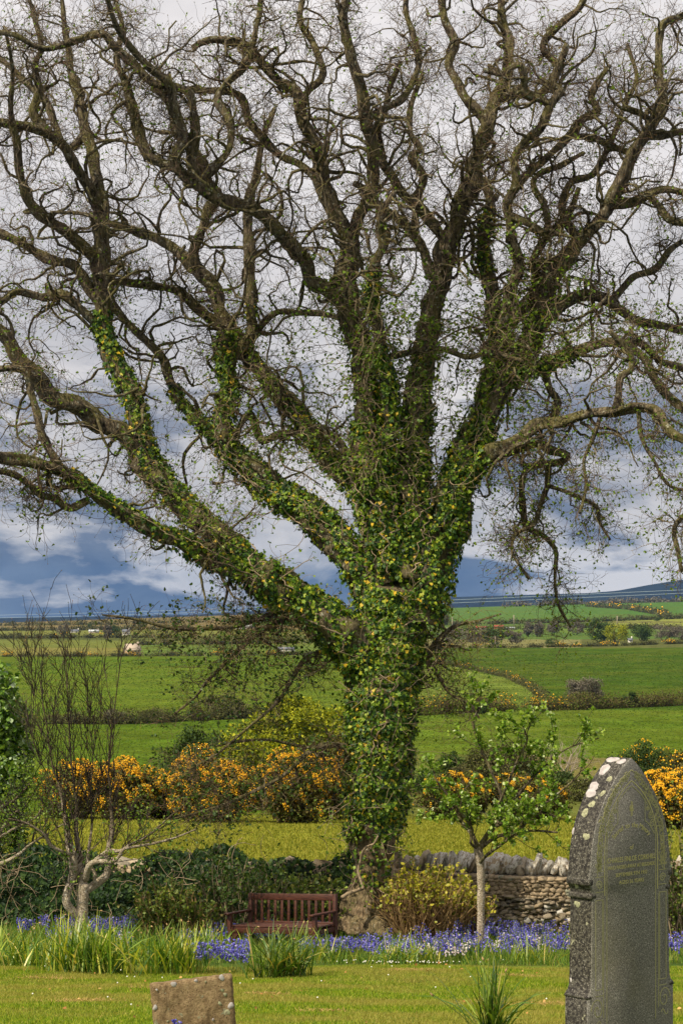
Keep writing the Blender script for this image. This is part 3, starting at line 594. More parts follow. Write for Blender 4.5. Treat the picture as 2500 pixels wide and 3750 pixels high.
# ivy stems: wandering pale vines on the surface and loose shoots sticking out
sg = Geo()
for _ in range(75):
    nm_, (a, b) = random.choice([('trunk', (.05, .9)), ('trunk', (.05, .9)), ('F', (0, .25)), ('G', (0, .3)), ('I', (0, .3)), ('AB', (0, 1)), ('B', (0, .7)), ('A', (0, .4)), ('C', (0, .5)), ('D', (0, .35))])
    P, R = curves[nm_]; arc = np.concatenate([[0], np.cumsum(np.linalg.norm(np.diff(P, axis=0), axis=1))])
    a_ = random.uniform(a, b) * arc[-1]; le = random.uniform(.4, 1.5); t = np.linspace(a_, min(a_ + le, arc[-1]), 22)
    ang = random.uniform(-1.3, 1.3) + np.cumsum(RNG.normal(0, .13, 22)) * 1.0
    c = np.stack([np.interp(t, arc, P[:, i]) for i in range(3)], -1); rr = np.interp(t, arc, R) * 1.05 + RNG.uniform(.04, .15)
    off = np.stack([np.sin(ang), -np.cos(ang), np.zeros(22)], -1)
    V, Fs = tubes((c + off * rr[:, None])[None], np.full((1, 22), random.uniform(.005, .012)), 5); sg.add(V, Fs)
o = obj('ivy_stems', sg.mesh('ivy_stems', M['palewood'], True), ivy); o['kind'] = 'stuff'
sel = RNG.choice(n, 1500, replace=False)
Q = walk(pos[sel], nor[sel] + RNG.normal(0, .5, (1500, 3)), RNG.uniform(.06, .26, 1500), 4, .5); g = Geo()
V, Fs = tubes(Q, np.full((1500, 5), .0028), 3, False); g.add(V, Fs)
o = obj('ivy_shoots', g.mesh('ivy_shoots', M['palewood']), ivy); o['kind'] = 'stuff'
V, Fs = stamp(*IVY, Q[:, -1], frames(rdir(1500) + (0, 0, -.5), rdir(1500) + (0, -.5, .3)), RNG.uniform(.03, .06, 1500))
o = obj('shoot_tip_leaves', mesh_np('shoot_tip_leaves', V, Fs, M['ivy']), ivy); o['kind'] = 'stuff'
# thick old stem looping down the bare foot of the trunk
def vine(pts, r, name='ivy_stem', parent=ivy):
    c = catmull(np.array([A(x * K, y * K, d) for x, y, d in pts]), 8)
    V, Fs = tubes(c[None], (np.linspace(r, r * .8, len(c)) * (1 + .1 * np.sin(np.arange(len(c)))))[None], 8)
    return obj(name, mesh_np(name, V, Fs, M['palewood'], True), parent)
vine([(785,2062,28.4),(800,2052,28.45),(818,2046,28.5),(832,2040,28.55)], .028)
vine([(834,2042,28.5),(828,2022,28.55),(822,2000,28.6),(828,1975,28.6),(832,1958,28.55),(842,1945,28.5),(858,1938,28.45),(868,1920,28.4)], .020)
# ------------------------------------------------------------------ walls
M['stone'] = None
def stonemat(name, cols, white=.0):
    def bld(t, b):
        oi = N(t, 'ShaderNodeObjectInfo'); v = ocoord(t)
        off = N(t, 'ShaderNodeVectorMath', operation='ADD'); L(t, v, off.inputs[0])
        cb = N(t, 'ShaderNodeCombineXYZ'); 
        for i_ in range(3): L(t, math_(t, 'MULTIPLY', oi.outputs['Random'], 7.0 + i_ * 5), cb.inputs[i_])
        L(t, cb.outputs[0], off.inputs[1]); vv = off.outputs[0]
        n1 = noise(t, vv, 14, 6, .65); n2 = noise(t, vv, 5, 4, .6); n3 = noise(t, vv, 45, 3, .6)
        c = ramp(t, oi.outputs['Random'], cols)
        c = mixc(t, 1., c, ramp(t, n1, [(.3, .55), (.7, 1.35)]), 'MULTIPLY')
        c = mixc(t, ramp(t, n2, [(.60 - white * .3, 0), (.64 - white * .3, 1)]), c, (.62, .58, .50) if white else (.30, .30, .22))
        c = mixc(t, math_(t, 'MULTIPLY', ramp(t, n3, [(.62, 0), (.68, 1)]), .5), c, (.05, .05, .04))
        L(t, c, b.inputs['Base Color']); bump(t, b, n1, .8, .03)
    return mat(name, rough=.92, spec=.15, build=bld)
SC_COLS = [(0, (.24, .19, .13)), (.25, (.42, .32, .20)), (.5, (.32, .27, .20)), (.75, (.52, .42, .28)), (1, (.26, .24, .19))]
M['stone'] = stonemat('slate rubble', SC_COLS)
M['cope'] = stonemat('lichened coping stone', SC_COLS, .50)
M['quartz'] = stonemat('white quartz stone', [(0, (.62, .58, .50)), (1, (.74, .70, .62))], .25)
M['core'] = mat('wall hearting', (.05, .042, .032), .95)
def rock(seed, k=.16):
    r = np.random.default_rng(seed); t = np.linspace(-1, 1, 4); V = {}; Fq = []
    def vid(p):
        return V.setdefault(tuple(np.round(p, 4)), len(V))
    t = (-1, 0, 1)
    for ax in range(3):
        for sgn in (-1, 1):
            for i_ in range(2):
                for j_ in range(2):
                    q_ = []
                    for a_, b_ in ((0, 0), (1, 0), (1, 1), (0, 1)):
                        p_ = [0, 0, 0]; p_[ax] = sgn; p_[(ax + 1) % 3] = t[i_ + a_]; p_[(ax + 2) % 3] = t[j_ + b_]; q_.append(vid(p_))
                    Fq.append(q_ if sgn > 0 else q_[::-1])
    P = np.array(list(V.keys())); m = np.abs(P).sum(1); P = P * np.where(m > 2.5, .82, np.where(m > 1.5, .95, 1))[:, None]
    P = P + r.normal(0, k, P.shape); return P * .5, [np.array(Fq)]
ROCKS = {k_: [mesh_np('stone', *rock(s_ + 10), M[m_]) for s_ in range(7)] for k_, m_ in (('stone', 'stone'), ('cope', 'cope'), ('quartz', 'quartz'))}
def wy(x): return 30.6 - .16 * x            # the wall's line: nearer on the right
WALL_A = math.atan(-.16)
wall = empty('dry_stone_wall', (0, 30.6, float(gz(0, 30.6))), 'long dry stone boundary wall with upright lichened coping behind the tree', 'wall')
def wallpt(x, h, o_=0.): return Vector((x, wy(x) - o_, float(gz(x, wy(x))) + h))
HW = .95
g = Geo()
xs = np.linspace(-7.5, 7.5, 61)
for a_, b_ in zip(xs[:-1], xs[1:]):
    v = [wallpt(x_, h_, o_) for x_ in (a_, b_) for o_ in (.20, -.25) for h_ in (-.3, HW)]
    g.add(np.array([tuple(q_) for q_ in v]), [np.array([[0, 1, 3, 2], [4, 6, 7, 5], [0, 4, 5, 1], [2, 3, 7, 6], [1, 5, 7, 3]])])
obj('hearting', g.mesh('hearting', M['core']), wall)
cnt = 0; sg = Geo(); r = np.random.default_rng(5)
Minv = wall.matrix_basis.copy(); Minv = Matrix.Translation(wall.location).inverted()
def put_stone(kind, x, h, w_, hh, dp, out=.22, tilt=0, name='stone'):
    o = bpy.data.objects.new(name, ROCKS[kind][r.integers(7)]); p = wallpt(x, h, out)
    o.location = Minv @ p; o.scale = (w_ * 1.12, dp, hh * 1.12); o.rotation_euler = (r.normal(0, .12), tilt + r.normal(0, .20), WALL_A + r.normal(0, .16))
    link(o, wall); return o
x0, x1 = 1.15, 6.0
h = .02; course = 0
while h < HW - .03:
    hh = r.uniform(.045, .075) + (.02 if h < .25 else 0); x = x0 - .25 + r.uniform(0, .1)
    while x < x1:
        w_ = r.uniform(.07, .165); vis = x < 4.05
        kind = 'quartz' if r.uniform() < .10 else 'stone'
        h2 = hh * (r.uniform(1.2, 1.9) if kind == 'quartz' else r.uniform(.7, 1.55))
        if vis and cnt < 290: put_stone(kind, x + w_ / 2, h + hh / 2 + .015 * math.sin(x * 3) + r.normal(0, .012), w_, h2, r.uniform(.14, .26)); cnt += 1
        else:
            V, Fs = rock(int(r.integers(1e6))); p = wallpt(x + w_ / 2, h + hh / 2, .22)
            sg.add(V * (w_ * 1.1, .2, hh * 1.1) + np.array(tuple(p)), Fs)
        x += w_ * .95
    h += hh * .93; course += 1
# the rest of the face, mostly under ivy
for _ in range(900):
    x = r.uniform(-7.4, 1.1); p = wallpt(x, r.uniform(0, HW), .21); V, Fs = rock(int(r.integers(1e6)))
    sg.add(V * (r.uniform(.12, .32), .2, r.uniform(.07, .14)) + np.array(tuple(p)), Fs)
o = obj('ivied_stones', sg.mesh('ivied_stones', M['stone']), wall); o['kind'] = 'stuff'
x = -7.4; ncope = 0
while x < 6.2:
    w_ = r.uniform(.08, .17) if x > .7 else r.uniform(.22, .42); hh = r.uniform(.16, .30) if x > .7 else r.uniform(.09, .14)
    put_stone('cope' if r.uniform() < .65 and x > .7 else 'stone', x + w_ / 2, HW + hh * .42, w_, hh, r.uniform(.32, .42), 0, r.uniform(.1, .55) if x > .7 else 0, 'coping_stone'); x += w_ * .92; ncope += 1
print('stones', cnt, 'cope', ncope)

# ivy over the left part of the wall
iw = empty('wall_ivy', tuple(wallpt(-3.5, 0, .4)), 'dark ivy smothering the left half of the boundary wall', 'ivy')
n = 15000; x = r.uniform(-7.5, .4, n); hgt = HW + .13 + .10 * np.sin(x * 2.3) + .06 * np.sin(x * 6.1)
face = r.uniform(size=n) < .8; h = np.where(face, r.uniform(-.05, 1, n) * hgt, hgt); 
lump = .5 + .5 * np.sin(x * 4.2 + 2 * np.sin(h * 5)) * np.sin(h * 7 + x * 1.7)
keep = (lump > .10) | (r.uniform(size=n) < .4)
x, h, face, lump, hgt = x[keep], h[keep], face[keep], lump[keep], hgt[keep]; n = len(x)
outw = np.where(face, .34 + .16 * lump * (1 - .3 * h), r.uniform(-.25, .35, n))
yb = wy(x); P = np.stack([x, yb - outw, gz(x, yb) + h + np.where(face, 0, r.uniform(-.02, .10, n))], -1)
nrm = np.where(face[:, None], (0, -1., .35), (0, -.3, 1.)) + r.normal(0, .4, (n, 3))
V, Fs = stamp(*IVY, P, frames(np.stack([r.normal(0, .6, n), r.normal(0, .2, n), np.full(n, -1.)], -1), nrm), r.uniform(.045, .085, n))
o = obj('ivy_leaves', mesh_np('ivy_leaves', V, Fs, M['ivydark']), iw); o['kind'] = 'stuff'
nst = 170; p0 = np.stack([r.uniform(-7.3, .3, nst), np.zeros(nst), np.zeros(nst)], -1); p0[:, 1] = wy(p0[:, 0]) - .50; p0[:, 2] = gz(p0[:, 0], p0[:, 1]) + r.uniform(.0, 1.1, nst)
Q = walk(p0, np.stack([r.normal(0, .7, nst), np.full(nst, -.1), r.normal(.1, .8, nst)], -1), r.uniform(.3, .9, nst), 9, .35, (0, .03, 0))
V, Fs = tubes(Q, np.full((nst, 10), .005), 4, False); o = obj('ivy_stems', mesh_np('ivy_stems', V, Fs, M['palewood']), iw); o['kind'] = 'stuff'

# ------------------------------------------------------------------ generic shrubs and crowns
def crown_pts(c, rad, n, lumps, seed, flat=.0, fill=.45, lump_r=.34):
    """points through a lumpy crown, with outward directions"""
    r = np.random.default_rng(seed); L_ = unit(r.normal(size=(lumps, 3))); L_[:, 2] = L_[:, 2] * 1.0
    L_ = L_ * r.uniform(.45, .82, (lumps, 1)); lr = r.uniform(.6, 1.25, lumps) * lump_r
    k = r.integers(0, lumps, n); d = unit(r.normal(size=(n, 3))); rr = r.uniform(0, 1, n) ** fill
    P = L_[k] + d * (lr[k] * rr)[:, None]; nn = unit(P * .7 + d)
    return np.array(tuple(c)) + P * np.array(rad), nn
def shrub(name, label, cat, base, rad, n, leaf, mt, lumps=26, seed=0, group=None, stems=14, stem_r=.02, stem_mat=None, flower=None, tmpl=LEAF, lift=1.0, lump_r=.34, stemname='stems', flowerz=-.3, leafname='foliage'):
    base = Vector(base); t = empty(name, tuple(base), label, cat, group)
    c = base + Vector((0, 0, rad[2] * lift))
    P, nn = crown_pts(c, rad, n, lumps, seed, lump_r=lump_r); r = np.random.default_rng(seed + 1)
    gr = gz(P[:, 0], P[:, 1]); P[:, 2] = np.maximum(P[:, 2], gr + r.uniform(0, .1, len(P)) * rad[2])
    V, Fs = stamp(*tmpl, P, frames(rdir(n) + nn * .7, nn + r.normal(0, .7, (n, 3)) + (0, 0, .4)), r.uniform(.6, 1.3, n) * leaf)
    o = obj(leafname, mesh_np(leafname, V, Fs, mt), t); o['kind'] = 'stuff'
    if stems:
        a_ = r.uniform(0, 6.28, stems); d = np.stack([np.cos(a_) * rad[0] * .8, np.sin(a_) * rad[1] * .8, np.full(stems, rad[2] * 1.4)], -1)
        p0 = np.array(tuple(base)) + d * (.15, .15, 0) - (0, 0, .05); Q = walk(p0, d, np.linalg.norm(d, axis=1) * r.uniform(.7, 1.05, stems), 8, .22)
        V, Fs = tubes(Q, np.linspace(stem_r, stem_r * .3, 9)[None] * r.uniform(.6, 1.1, (stems, 1)), 5)
        obj(stemname, mesh_np(stemname, V, Fs, stem_mat or M['palewood'], True), t)
    if flower:
        fm_, fn, fs, ft, thr = flower
        P, nn = crown_pts(c, (rad[0] * 1.03, rad[1] * 1.03, rad[2] * 1.03), fn * 3, lumps, seed, fill=.12, lump_r=lump_r)
        rel = (P - np.array(tuple(c))) / np.array(rad)
        pat = np.sin(rel[:, 0] * 9 + seed) * np.sin(rel[:, 2] * 8 + rel[:, 1] * 5 + seed) + .5 * np.sin(rel[:, 0] * 27 + rel[:, 2] * 11) 
        k = (nn[:, 2] > flowerz) & (P[:, 2] > gz(P[:, 0], P[:, 1])) & (nn[:, 1] < .5) & (pat + rel[:, 2] * .8 > thr + r.normal(0, .25, len(P))); P = P[k][:fn]; nn = nn[k][:fn]
        V, Fs = stamp(*ft, P, frames(nn + r.normal(0, .5, P.shape), rdir(len(P))), r.uniform(.6, 1.3, len(P)) * fs)
        o = obj('blossom', mesh_np('blossom', V, Fs, fm_), t); o['kind'] = 'stuff'
    return t
M['gorse'] = leafmat('gorse spines', [(0, (.04, .035, .018)), (.35, (.09, .065, .025)), (.6, (.12, .11, .025)), (1, (.10, .15, .02))], .8, .15, .15)
M['gorseflower'] = leafmat('gorse blossom', [(0, (.70, .38, .02)), (.5, (.95, .56, .025)), (1, (1., .72, .06))], .7, .2, .3, (1.1, 1., .6))
M['olive'] = leafmat('yellow-green foliage', [(0, (.09, .12, .012)), (.5, (.24, .27, .015)), (1, (.44, .44, .03))], .7, .15, .3)
M['midgreen'] = leafmat('dark shrub foliage', [(0, (.025, .045, .012)), (.5, (.045, .08, .018)), (1, (.09, .13, .025))], .7, .15, .2)
M['hedge'] = leafmat('hedge foliage', [(0, (.04, .045, .018)), (.5, (.08, .075, .03)), (1, (.12, .13, .035))], .8, .1, .15)
M['greytwig'] = leafmat('bare grey twigs', [(0, (.09, .075, .06)), (.5, (.15, .13, .10)), (1, (.20, .19, .13))], .9, .1, .1)
M['white beam'] = leafmat('whitebeam leaves', [(0, (.07, .15, .012)), (.5, (.17, .29, .02)), (.88, (.34, .45, .06)), (.94, (.52, .60, .30)), (1, (.60, .68, .40))], .5, .35, .35)
M['bushleaf'] = leafmat('glossy bush leaves', [(0, (.04, .10, .012)), (.5, (.12, .23, .025)), (.85, (.24, .36, .05)), (.9, (.42, .54, .30)), (1, (.55, .65, .42))], .4, .5, .25)
M['privet'] = leafmat('privet leaves', [(0, (.05, .09, .015)), (.6, (.12, .18, .02)), (.95, (.24, .30, .04)), (1, (.5, .32, .14))], .5, .4, .3)
M['goldleaf'] = leafmat('golden bush leaves', [(0, (.10, .14, .015)), (.5, (.30, .30, .02)), (1, (.55, .48, .05))], .5, .4, .35)
SP = QUADLEAF
# gorse bank across the bright field: bush, label, px centre, px half-width, distance, height
GB = [('low gorse bush with sparse blossom at the left, behind the slender pale-barked tree', 270, 105, 92, 2.6, .05), ('broad gorse bush in orange bloom right of the pale-barked tree', 470, 125, 91, 2.7, -.15),
      ('rounded gorse bush thick with orange bloom above the ivied wall', 770, 150, 88, 3.0, -.35), ('brownish gorse bush with scattered bloom beside the trunk', 1060, 130, 87, 2.9, .1),
      ('gorse bush half hidden by the right side of the trunk', 1250, 110, 92, 3.0, -.1), ('gorse bush behind the small leafy tree', 1660, 120, 93, 2.2, .45),
      ('gorse bush between the small leafy tree and the tall headstone', 1940, 140, 93, 2.2, .55), ('bright gorse bush right of the tall headstone point', 2460, 110, 80, 2.3, -.35),
      ('low gorse clump filling the gap left of the rounded bush', 620, 90, 93, 1.9, .0)]
for i_, (lb, px, hw, d, hgt, thr) in enumerate(GB):
    shrub('gorse_bush', lb, 'gorse', G(px, d), (hw / F * d * 1.25, 1.7, hgt * .60), 13000, .15, M['gorse'], 60, 40 + i_, 'gorse bushes along the field bank', 12, .03, M['greytwig'], (M['gorseflower'], 12000, .062, BLOB, thr + .55), SP, .80, .30, 'stems', -.55)
# field trees and shrubs behind the gorse
shrub('spreading_tree', 'spreading yellow-green tree behind the gorse, left of the trunk', 'tree', G(1130, 112), (4.6, 2.8, 2.9), 26000, .19, M['olive'], 70, 70, 'shrubs behind the gorse', 16, .07, M['bark'], None, SP, 1.22, .25)
shrub('spreading_tree', 'smaller yellow-green bush in front of the dark field shrub', 'tree', G(940, 106), (2.6, 2.0, 2.3), 11000, .18, M['olive'], 30, 71, 'shrubs behind the gorse', 10, .05, M['bark'], None, SP, 1.1, .28)
shrub('dark_shrub', 'dark green rounded shrub above the gorse left of centre', 'shrub', G(740, 118), (2.7, 2.0, 2.5), 12000, .17, M['midgreen'], 30, 72, 'shrubs behind the gorse', 8, .05, M['bark'], None, SP, .9, .3)
shrub('dark_shrub', 'small dark shrub in rough grass right of the trunk', 'shrub', G(1650, 150), (1.5, 1.2, 1.5), 4000, .16, M['midgreen'], 20, 73, None, 6, .05, M['bark'], None, SP, .9, .3)
shrub('scrub_thicket', 'brown scrubby thicket above the small leafy tree', 'thicket', G(1830, 140), (3.8, 2., 1.9), 12000, .15, M['hedge'], 34, 74, None, 60, .035, M['palewood'], None, SP, .9, .3)
shrub('gorse_bush', 'gorse bush with a tuft of orange bloom on the right slope above the headstone', 'gorse', G(2340, 150), (2.6, 2, 1.8), 8000, .17, M['midgreen'], 30, 75, 'gorse on the rough slope', 8, .05, M['bark'], (M['gorseflower'], 800, .10, BLOB, .9), SP, .9, .3)
shrub('gorse_bush', 'brown gorse bush at the right edge above the headstone', 'gorse', G(2480, 158), (2.4, 2, 1.5), 6000, .17, M['gorse'], 26, 76, 'gorse on the rough slope', 8, .05, M['bark'], (M['gorseflower'], 400, .15, BLOB, .4), SP, .9, .3)
for i_, (px, d, sx, sz, m_, lb) in enumerate([(1560, 135, 2.2, 1.0, 'midgreen', 'low green bramble mound right behind the trunk'), (2000, 132, 2.6, 1.1, 'midgreen', 'green bramble mound left of the tall headstone point'), (2200, 125, 2.6, 1.0, 'hedge', 'brown bramble mound behind the headstone point'), (2330, 118, 2.5, .9, 'midgreen', 'low green mound of brambles right of the headstone point'), (2480, 120, 2.2, .9, 'hedge', 'brown bramble mound by the right edge')]):
    shrub('bramble_mound', lb, 'bramble', G(px, d), (sx, 1.6, sz), 4500, .15, M[m_], 24, 90 + i_, 'bramble mounds on the rough slope', 0, 0, None, None, SP, .7, .3)
# bare silvery thorn tree
def bare_tree(name, label, cat, base, h, nm_, spread, mt, r0, seed, group=None, S=10, lvl=3, up=.25, kids=(7, 6)):
    rr = np.random.default_rng(seed); t = empty(name, tuple(base), label, cat, group)
    a_ = rr.uniform(0, 6.28, nm_); d = np.stack([np.cos(a_) * spread, np.sin(a_) * spread, np.ones(nm_)], -1)
    P = walk(np.repeat(np.array([tuple(base)]), nm_, 0), d, h * rr.uniform(.7, 1, nm_), S, .22, (0, 0, .05)); R = np.linspace(r0, r0 * .25, S + 1)[None] * rr.uniform(.6, 1, (nm_, 1))
    V, Fs = tubes(P, R, 6); obj('stems', mesh_np('stems', V, Fs, mt, True), t); g = Geo(); ln_ = h * .42
    for k_ in kids:
        p, T, r_ = along(P, R, k_, .3, 1); dd = T + unit(np.cross(T, RNG.normal(size=T.shape))) * .8 + (0, 0, up)
        R = (r_ * .5)[:, None] * np.linspace(1, .4, 6)[None]; P = walk(p, dd, ln_ * rr.uniform(.5, 1.1, len(p)), 5, .3); V, Fs = tubes(P, R, 4, False); g.add(V, Fs); ln_ *= .5
    o = obj('twigs', g.mesh('twigs', mt), t); o['kind'] = 'stuff'; return t, P
M['silver'] = mat('bleached wood', (.30, .25, .18), .85)
bare_tree('bare_thorn_tree', 'bare bleached thorn tree standing out of the scrub on the right', 'tree', G(2070, 150), 4.3, 8, .55, M['silver'], .09, 3)
bare_tree('bare_thorn_tree', 'smaller bare thorn bush left of the bleached thorn tree', 'tree', G(1880, 146), 3.2, 8, .7, M['silver'], .05, 4)
# rounded field bushes
shrub('round_bush', 'grey leafless round bush on the hedge line at right', 'bush', G(2135, 395), (4.4, 4, 3.6), 9000, .28, M['greytwig'], 40, 80, None, 12, .1, M['bark'], None, SP, .9, .3)
shrub('round_bush', 'small dark evergreen bush on the hedge line near the right edge', 'bush', G(2300, 400), (2.4, 2, 1.5), 4000, .28, M['midgreen'], 20, 81, None, 0, 0, None, None, SP, 1.2, .3)
shrub('round_bush', 'little green bush on the hedge line just right of the trunk', 'bush', G(1765, 372), (1.6, 1.5, 1.2), 2500, .25, M['midgreen'], 16, 82, None, 0, 0, None, None, SP, 1.0, .3)
# hedgerows: a line of overlapping bushes along a polyline of (px, distance)
def hedgerow(label, pts, h, wd, n, leaf, mt, seed, fl=None, name='hedgerow', cat='hedge', group='hedgerows between the fields'):
    P = np.array([tuple(G(px, d)) for px, d in pts]); arc = np.concatenate([[0], np.cumsum(np.linalg.norm(np.diff(P, axis=0), axis=1))])
    t = empty(name, tuple(P[0]), label, cat, group); rr = np.random.default_rng(seed)
    nl = max(6, int(arc[-1] / (h * .45))); tl_ = np.sort(rr.uniform(0, arc[-1], nl)); lr = rr.uniform(.45, 1.25, nl) * h * .62
    k = rr.integers(0, nl, n); dd = rdir(n); s_ = tl_[k] + rr.normal(0, h * .35, n); s_ = np.clip(s_, 0, arc[-1])
    q_ = np.stack([np.interp(s_, arc, P[:, i_]) for i_ in range(3)], -1)
    q_ = q_ + dd * (lr[k] * rr.uniform(0, 1, n) ** .4)[:, None] * (1.2, wd, 1); q_[:, 2] += lr[k] * .55
    gg = gz(q_[:, 0], q_[:, 1]); q_[:, 2] = np.maximum(q_[:, 2], gg)
    V, Fs = stamp(*SP, q_, frames(rdir(n), dd + (0, 0, .5)), rr.uniform(.6, 1.3, n) * leaf)
    o = obj('foliage', mesh_np('foliage', V, Fs, mt), t); o['kind'] = 'stuff'
    if fl:
        m_ = (dd[:, 2] > .25) & (np.sin(s_ / h * .7 + seed) + np.sin(s_ / h * .23) > fl[0]); q_ = q_[m_] + dd[m_] * leaf * .6; m2 = rr.uniform(size=len(q_)) < fl[1]; q_ = q_[m2]
        V, Fs = stamp(*BLOB, q_, frames(rdir(len(q_)), rdir(len(q_))), rr.uniform(.6, 1.2, len(q_)) * leaf * .9)
        o = obj('blossom', mesh_np('blossom', V, Fs, M['gorseflower']), t); o['kind'] = 'stuff'
    return t
hd = lambda px, py: dist_at(px, py)
hedgerow('dark gorse-flecked hedgerow crossing the right of the view behind the thorn tree', [(1480, hd(1480, 2622)), (1750, hd(1750, 2608)), (2100, hd(2100, 2600)), (2300, hd(2300, 2592)), (2560, hd(2560, 2580))], 3.4, 1.6, 38000, .34, M['gorse'], 1, (.75, .09))
hedgerow('gorse and stone bank running diagonally down to the right hedgerow', [(1590, hd(1590, 2425)), (1720, hd(1720, 2452)), (1850, hd(1850, 2480)), (1930, hd(1930, 2515)), (1990, hd(1990, 2560))], 2.4, 1.2, 12000, .40, M['hedge'], 2, (.35, .10))
hedgerow('brown hedgerow below the left pasture', [(180, hd(180, 2650)), (450, hd(450, 2652)), (700, hd(700, 2640)), (950, hd(950, 2628)), (1130, hd(1130, 2622))], 2.6, 1.4, 16000, .36, M['hedge'], 3)
hedgerow('thin gorse line along the top of the left pasture', [(-200, hd(-200, 2406)), (400, hd(400, 2404)), (700, hd(700, 2402)), (1180, hd(1180, 2398))], 2.6, 1.2, 12000, .6, M['hedge'], 4, (.6, .2))
hedgerow('straggling line of brush along the top of the right pasture', [(1560, hd(1560, 2375)), (1900, hd(1900, 2372)), (2250, hd(2250, 2366)), (2600, hd(2600, 2354))], 2.4, 1.2, 12000, .6, M['hedge'], 5, (.7, .2))
for i_, (pts, lb) in enumerate([([(-200, 2340), (300, 2338), (620, 2335)], 'far left hedge behind the ruined cottage'), ([(-200, 2312), (350, 2308), (700, 2306)], 'farther left hedge below the moor'),
        ([(480, 2362), (800, 2360), (1180, 2355)], 'far hedge above the cottage'), ([(1560, 2312), (1900, 2306), (2130, 2300), (2600, 2308)], 'far right hedge above the dark trees'),
        ([(1560, 2290), (1900, 2284), (2150, 2278), (2600, 2262)], 'far right hedge below the bright upper field'), ([(2150, 2222), (2300, 2232), (2400, 2250), (2440, 2262)], 'gorse bank running down the upper right field'),
        ([(1850, 2212), (2200, 2208), (2600, 2202)], 'pale stone bank on the right skyline'), ([(-200, 2295), (400, 2288), (900, 2276), (1180, 2270)], 'thin hedge near the left skyline')]):
    P_ = [(px, hd(px, py)) for px, py in pts]; dm = P_[1][1]
    hedgerow(lb, P_, dm * .0030, 1.2, 6000, dm * .0008, M['hedge'] if i_ != 6 else M['greytwig'], 20 + i_, (.9, .15) if i_ in (0, 5) else None, group='distant hedgerows')
# far trees
def ftree(label, px, py, wpx, hpx, mt, seed, name='far_tree', n=2600, lump_r=.32):
    d = dist_at(px, py); sc_ = d / F; return shrub(name, label, 'tree', G(px, d), (wpx * sc_ * .62, wpx * sc_ * .6, hpx * sc_ * .62), n, hpx * sc_ * .085, M[mt], 26, seed, 'trees beyond the fields', 4, hpx * sc_ * .03, M['bark'], None, SP, 1.0, lump_r, 'trunk')
for i_, a_ in enumerate([('rounded dark green tree left of the far pair', 2195, 2352, 96, 72, 'midgreen'), ('yellow-green tree joined to the dark rounded one', 2255, 2352, 92, 60, 'olive'), ('dark green tree by the small white gable', 2348, 2348, 76, 56, 'midgreen'),
        ('dark conifer-like tree right of the farm', 1935, 2332, 36, 44, 'greytwig'), ('grey conifer-like tree beside its darker neighbour', 1972, 2332, 34, 46, 'greytwig'), ('grey twiggy tree in the middle of the far row', 2025, 2328, 50, 44, 'greytwig'), ('dull grey tree above the right of the far row', 2105, 2326, 60, 42, 'greytwig'),
        ('grey wood edge tree just right of the trunk', 1660, 2358, 90, 52, 'greytwig'), ('grey twiggy tree in the wood below the farm', 1740, 2362, 90, 56, 'greytwig'), ('dark grey tree in the wood below the farm', 1810, 2362, 80, 58, 'midgreen'), ('round grey tree at the right end of the wood', 1880, 2360, 70, 48, 'greytwig'),
        ('dark bush in the brown strip of the far fields', 2018, 2362, 50, 22, 'midgreen'), ('brown leafless tree near the right edge, behind the pasture', 2430, 2345, 90, 50, 'greytwig'), ('grey leafless tree at the right edge', 2490, 2345, 70, 46, 'greytwig'),
        ('hazy green tree at the left foot of the upper field', 1620, 2290, 60, 36, 'hedge'), ('small round tree in the pale upper field', 2405, 2275, 26, 14, 'midgreen'), ('dark bush above the pair of round trees', 2170, 2300, 50, 18, 'greytwig'),
        ('dark tree by the far white house', 425, 2330, 40, 34, 'midgreen'), ('grey leafless tree left of the far houses', 235, 2332, 44, 40, 'greytwig'), ('grey leafless tree beside the far dark tree', 395, 2345, 30, 50, 'greytwig'), ('small tree above the far left houses', 330, 2305, 24, 18, 'midgreen'), ('dark bush far left below the moor', 60, 2335, 50, 16, 'hedge'),
        ('small dark trees beside the far houses', 520, 2300, 24, 20, 'midgreen'), ('windswept dark tree leaning on the left hedgerow', 830, 2632, 170, 92, 'hedge'), ('dark bush left of the windswept hedge tree', 715, 2640, 70, 56, 'hedge'), ('grey bush right of the windswept hedge tree', 1120, 2612, 70, 46, 'hedge'), ('low dark bush in the left hedgerow', 560, 2650, 110, 46, 'hedge'), ('grey bush in the left hedgerow behind the bare twigs', 420, 2652, 90, 50, 'greytwig')]):
    ftree(*a_[:5], a_[5], 200 + i_)
